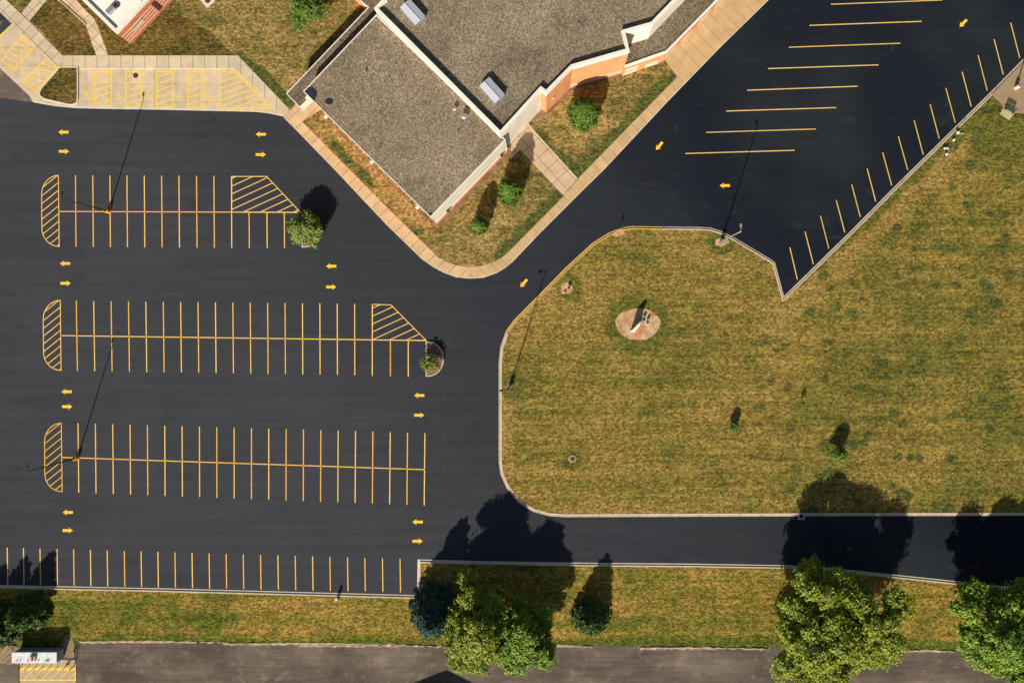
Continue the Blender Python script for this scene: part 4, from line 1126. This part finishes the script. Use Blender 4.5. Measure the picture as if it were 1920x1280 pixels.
def broadleaf(name, px, py, R, hc, V, label, mat, nclump=110, leaves=260, size=0.30, seed=1, cat='tree', group=None, ell=1.0, rot=0.0, rc=None, trunk=0.28, lob=0.14, z0=LZ, fill=0.5, point=0.0):
    """px,py is the place of the trunk on the ground"""
    g = np.random.default_rng(seed)
    c = G(px, py); t = thing(name, label, cat, (c.x, c.y, z0), group)
    ph = g.uniform(0, 6.28, 4)
    def lobes(th): return 1 + lob * (np.sin(2 * th + ph[0]) * .6 + np.sin(3 * th + ph[1]) * .8 + np.sin(5 * th + ph[2]) * .6 + np.sin(8 * th + ph[3]) * .35)
    rc = rc or R * 0.17
    P, N = [], []
    cl = []
    for i in range(nclump):
        # golden-spiral spread over the upper crown keeps the clumps apart
        f = (i + 0.5) / nclump
        zz = 1 - 1.38 * f; rr_ = math.sqrt(max(0.0, 1 - zz * zz)) if zz > -1 else 0
        th = i * 2.39996 + g.uniform(-.35, .35)
        k = g.uniform(0.72, 1.0) if g.uniform() > 0.25 else g.uniform(0.45, 0.72)
        L = float(lobes(np.array(th))) * (1 if rr_ > .3 else 1)
        x = (R - rc * .6) * k * rr_ * L * math.cos(th) * ell; y = (R - rc * .6) * k * rr_ * L * math.sin(th) / ell
        x, y = x * math.cos(rot) - y * math.sin(rot), x * math.sin(rot) + y * math.cos(rot)
        z = hc + V * k * zz * (0.9 + 0.2 * g.uniform())
        if zz > 0: x, y = x * (1 - point * zz), y * (1 - point * zz)
        cl.append((x, y, z))
        r = rc * g.uniform(0.65, 1.35)
        n = int(leaves * (r / rc) ** 2 * g.uniform(.8, 1.2))
        d = sph(n, 0.35)
        rad = r * g.uniform(0.55, 1.12, (n, 1)) * (1 + 0.25 * np.sin(d[:, :1] * 5 + i) * np.cos(d[:, 1:2] * 6 + i))
        p = np.array([x, y, z]) + d * rad * np.array([1.15, 1.15, 0.55])
        P.append(p); N.append(d * 0.9 + g.normal(scale=.5, size=(n, 3)) + np.array([-.05, -.25, .55]))
    # sparse inner leaves
    n = int(nclump * leaves * 0.12 * fill)
    d = sph(n); p = d * g.uniform(0.2, 0.85, (n, 1)) * np.array([R * ell, R / ell, V * .85]) + np.array([0, 0, hc - V * .05])
    P.append(p); N.append(g.normal(size=(n, 3)) + np.array([0, 0, .5]))
    P = np.concatenate(P); N = np.concatenate(N)
    keep = P[:, 2] > 0.15; P, N = P[keep], N[keep]
    leaf_mesh('crown', P, N, size, mat, t)
    bm = bmesh.new()
    hh = hc
    tube(bm, [(0, 0, -0.1), (0.05 * R * .3, 0, hh * .35), (0, 0.05, hh * .8), (0, 0, hh + V * .3)], [trunk, trunk * .8, trunk * .55, trunk * .2], 10)
    idx = g.permutation(len(cl))[:min(26, len(cl))]
    for i in idx:
        x, y, z = cl[i]
        s = g.uniform(.3, .7) * hh
        s = min(s, z * .9)
        tube(bm, [(0, 0, s), (x * .45, y * .45, s + (z - s) * .6), (x * .92, y * .92, z - .1)], [trunk * .38, trunk * .2, trunk * .06], 6)
    obj('trunk', bm, M['bark'], t, True)
    return t

def conifer(px, py, R, h, label, mat, group=None, n_leaf=9000, size=0.26, seed=1, power=1.0, z0=LZ, base=0.3, name='conifer_tree', rag=0.22):
    g = np.random.default_rng(seed); c = G(px, py)
    t = thing(name, label, 'tree', (c.x, c.y, z0), group)
    P, N = [], []
    nb = int(26 * h); per = max(10, n_leaf // nb)
    bm = bmesh.new(); tube(bm, [(0, 0, -.1), (0, 0, h * .5), (0, 0, h * .97)], [0.04 + 0.018 * h, 0.02 + .01 * h, 0.02], 8)
    for i in range(nb):
        f = (i + g.uniform()) / nb
        f = 1 - math.sqrt(1 - f * .995)          # more branches low down
        z = base + (h - base) * f
        L = R * (1 - f) ** power * g.uniform(1 - rag, 1 + rag * .5) + 0.12
        th = i * 2.39996 + g.uniform(-.3, .3)
        d = np.array([math.cos(th), math.sin(th), 0])
        n = max(8, int(per * (0.25 + 1.5 * L / R)))
        s = g.uniform(0.15, 1.0, (n, 1)) ** 0.7
        w = (1 - s) * L * 0.28 + 0.10
        p = np.array([0, 0, z]) + d * s * L + np.array([-d[1], d[0], 0]) * g.normal(scale=.6, size=(n, 1)) * w
        p[:, 2:3] += 0.10 * L * np.sin(s * 2.6) - s * L * 0.16 + g.normal(scale=.05, size=(n, 1))
        P.append(p); N.append(g.normal(scale=.5, size=(n, 3)) + d * .5 + np.array([0, 0, .7]))
        if i % 3 == 0: tube(bm, [(0, 0, z), tuple(d * L * .85 + np.array([0, 0, z - L * .1]))], [0.03, 0.008], 5)
    leaf_mesh('crown', np.concatenate(P), np.concatenate(N), size, mat, t, 2.2)
    obj('trunk', bm, M['bark'], t)
    return t

def egg_shrub(px, py, R, h, label, mat, n=9000, size=0.16, seed=1, group=None, widest=0.35):
    g = np.random.default_rng(seed); c = G(px, py)
    t = thing('evergreen_shrub', label, 'shrub', (c.x, c.y, LZ), group)
    d = sph(n)
    ph = g.uniform(0, 6.28, 6)
    th = np.arctan2(d[:, 1], d[:, 0]); el = d[:, 2]
    bump = 1 + 0.06 * np.sin(3 * th + ph[3]) + 0.07 * np.sin(7 * th + ph[0] + 5 * el) + 0.07 * np.sin(11 * th + ph[1] - 9 * el) + 0.06 * np.sin(13 * el + 4 * th + ph[2])
    depth = g.uniform(0.74, 1.06, n) * bump
    z = (el + 1) / 2
    prof = np.where(z < widest, np.sqrt(np.clip(1 - ((widest - z) / widest) ** 2 * .6, 0, 1)), np.sqrt(np.clip(1 - ((z - widest) / (1 - widest)) ** 2, 0, 1)) ** 1.1)
    P = np.stack([R * prof * depth * np.cos(th), R * prof * depth * np.sin(th), 0.1 + (h - .1) * z * (0.93 + .07 * depth)], axis=1)
    N = np.stack([np.cos(th) * prof, np.sin(th) * prof, el], axis=1) + g.normal(scale=.5, size=(n, 3))
    leaf_mesh('crown', P, N, size, mat, t, 1.6)
    bm = bmesh.new(); tube(bm, [(0, 0, -.1), (0, 0, h * .8)], [0.12, 0.04], 8)
    for k in range(8):
        a = k * .8; tube(bm, [(0, 0, .3 + .1 * k), (math.cos(a) * R * .7, math.sin(a) * R * .7, .8 + h * .08 * k)], [0.05, 0.015], 5)
    obj('trunk', bm, M['bark'], t)
    return t

# broad trees along the south
broadleaf('broad_tree', 1535, 1144, 9.7, 5.4, 4.4, 'broad yellow-green tree on the verge below the driveway, largest in view', M['leaf_big'], 82, 900, 0.25, 3, trunk=0.4, rc=1.42, group='broad trees on the south verge', lob=0.17, point=0.12)
broadleaf('broad_tree', 1851, 1152, 8.4, 5.2, 4.2, 'broad green tree on the verge at the lower right edge', M['leaf_deep'], 72, 800, 0.25, 8, trunk=0.36, rc=1.3, group='broad trees on the south verge', point=0.12)
broadleaf('broad_tree', 903, 1153, 6.8, 5.0, 4.7, 'broad green tree beside the dark blue spruce', M['leaf_big'], 64, 800, 0.24, 14, trunk=0.34, rc=1.2, group='broad trees on the south verge', lob=0.26, point=0.55)
broadleaf('broad_tree', 985, 1172, 5.2, 4.6, 3.6, 'smaller green tree leaning over the worn road, right of the one by the spruce', M['leaf_deep'], 48, 800, 0.24, 21, trunk=0.28, rc=1.1, group='broad trees on the south verge', lob=0.22, point=0.35)
conifer(820, 1138, 4.3, 8.9, 'dark blue spruce left of the broad trees on the verge', M['leaf_blue'], None, 26000, 0.26, 4, 0.85, name='spruce_tree', rag=0.3)
conifer(1107, 1151, 3.0, 5.5, 'dark conical evergreen standing alone on the verge below the driveway', M['leaf_pine'], None, 16000, 0.24, 6, 0.6)
conifer(64, 1143, 2.9, 5.6, 'dark conifer above the utility shed, right one of the lower left clump', M['leaf_pine'], 'conifers in the lower left corner', 15000, 0.25, 7, 0.7, rag=0.35)
conifer(12, 1170, 3.3, 6.5, 'dark conifer at the left edge above the utility shed, nearest the shed roof', M['leaf_pine'], 'conifers in the lower left corner', 16000, 0.25, 9, 0.75, rag=0.35)
conifer(-22, 1160, 3.4, 5.2, 'dark conifer cut by the left edge of the view', M['leaf_pine'], 'conifers in the lower left corner', 12000, 0.25, 10, 0.7, rag=0.35)
# shrubs by the school
egg_shrub(1093, 221, 2.35, 5.0, 'large round clipped evergreen against the orange brick wall', M['leaf_bright'], 15000, 0.18, 2, 'evergreens around the school')
egg_shrub(957.5, 365, 1.75, 5.7, 'pointed evergreen beside the path to the school door', M['leaf_bright'], 10000, 0.17, 4, 'evergreens around the school', 0.3)
egg_shrub(900.5, 426, 1.25, 4.2, 'smallest pointed evergreen, nearest the lawn corner', M['leaf_bright'], 6500, 0.16, 6, 'evergreens around the school', 0.3)
# island trees
broadleaf('ornamental_tree', 583, 433, 2.75, 1.95, 1.45, 'round olive-green tree on the kerbed island of the upper row', M['leaf_olive'], 60, 130, 0.20, 33, rc=0.62, trunk=0.12, lob=0.08, z0=0.11)
broadleaf('young_tree', 809, 681, 1.5, 1.1, 0.8, 'small leafy tree on the kerbed island of the second row', M['leaf_olive'], 22, 60, 0.17, 35, rc=0.42, trunk=0.06, lob=0.2, z0=0.11)
# top left tree
broadleaf('leafy_tree', 583, 33, 2.7, 2.2, 1.3, 'loose green tree on the brown lawn at the top edge', M['leaf_bright'], 26, 130, 0.20, 41, rc=0.68, trunk=0.10, lob=0.32, ell=1.05, rot=-0.9)
# saplings on the big lawn
broadleaf('sapling', 1373, 800, 0.80, 0.95, 0.75, 'small sapling on the big lawn left of the fuller one', M['leaf_bright'], 16, 75, 0.14, 51, rc=0.28, trunk=0.03, group='saplings on the big lawn')
broadleaf('sapling', 1500, 757, 0.42, 1.0, 0.6, 'thinnest sapling, a wisp on the middle of the big lawn', M['leaf_bright'], 7, 26, 0.13, 52, rc=0.2, trunk=0.025, group='saplings on the big lawn')
broadleaf('sapling', 1565, 849, 1.25, 1.35, 1.2, 'fullest sapling on the big lawn with a solid dark shadow', M['leaf_bright'], 24, 90, 0.16, 53, rc=0.45, trunk=0.04, group='saplings on the big lawn')

# ------------------------------------------------------------------ camera, light, world
cam = bpy.data.cameras.new('camera'); co = bpy.data.objects.new('camera', cam); C.objects.link(co)
co.location = (CAMX, CAMY, H); co.rotation_euler = (0, 0, 0)
cam.sensor_width = 36; cam.lens = 36 * H / (1920 / S)
cam.shift_x = -(NX - 960) / 1920; cam.shift_y = -(640 - NY) / 1920
cam.clip_end = 3000; scene.camera = co

w = bpy.data.worlds.new('World'); scene.world = w; w.use_nodes = True
nt = w.node_tree; bg = nt.nodes['Background']
sky = nt.nodes.new('ShaderNodeTexSky'); sky.sky_type = 'NISHITA'; sky.sun_disc = False
sky.sun_elevation = SUN_EL; sky.sun_rotation = SUN_AZ; sky.air_density = 1.0; sky.dust_density = 1.5; sky.ozone_density = 0.3
nt.links.new(sky.outputs[0], bg.inputs[0]); bg.inputs[1].default_value = 0.05

sd = bpy.data.lights.new('sun', 'SUN'); sd.energy = 5.0; sd.angle = math.radians(0.53); sd.color = (1.0, 0.925, 0.80)
so = bpy.data.objects.new('sun', sd); C.objects.link(so)
dirv = Vector((math.sin(SUN_AZ) * math.cos(SUN_EL), math.cos(SUN_AZ) * math.cos(SUN_EL), math.sin(SUN_EL)))
so.rotation_euler = dirv.to_track_quat('Z', 'Y').to_euler()
so.location = (0, 0, 60)

scene.view_settings.view_transform = 'Standard'; scene.view_settings.look = 'None'
scene.view_settings.exposure = 0.55; scene.view_settings.gamma = 1.0
scene.cycles.max_bounces = 4; scene.cycles.diffuse_bounces = 2
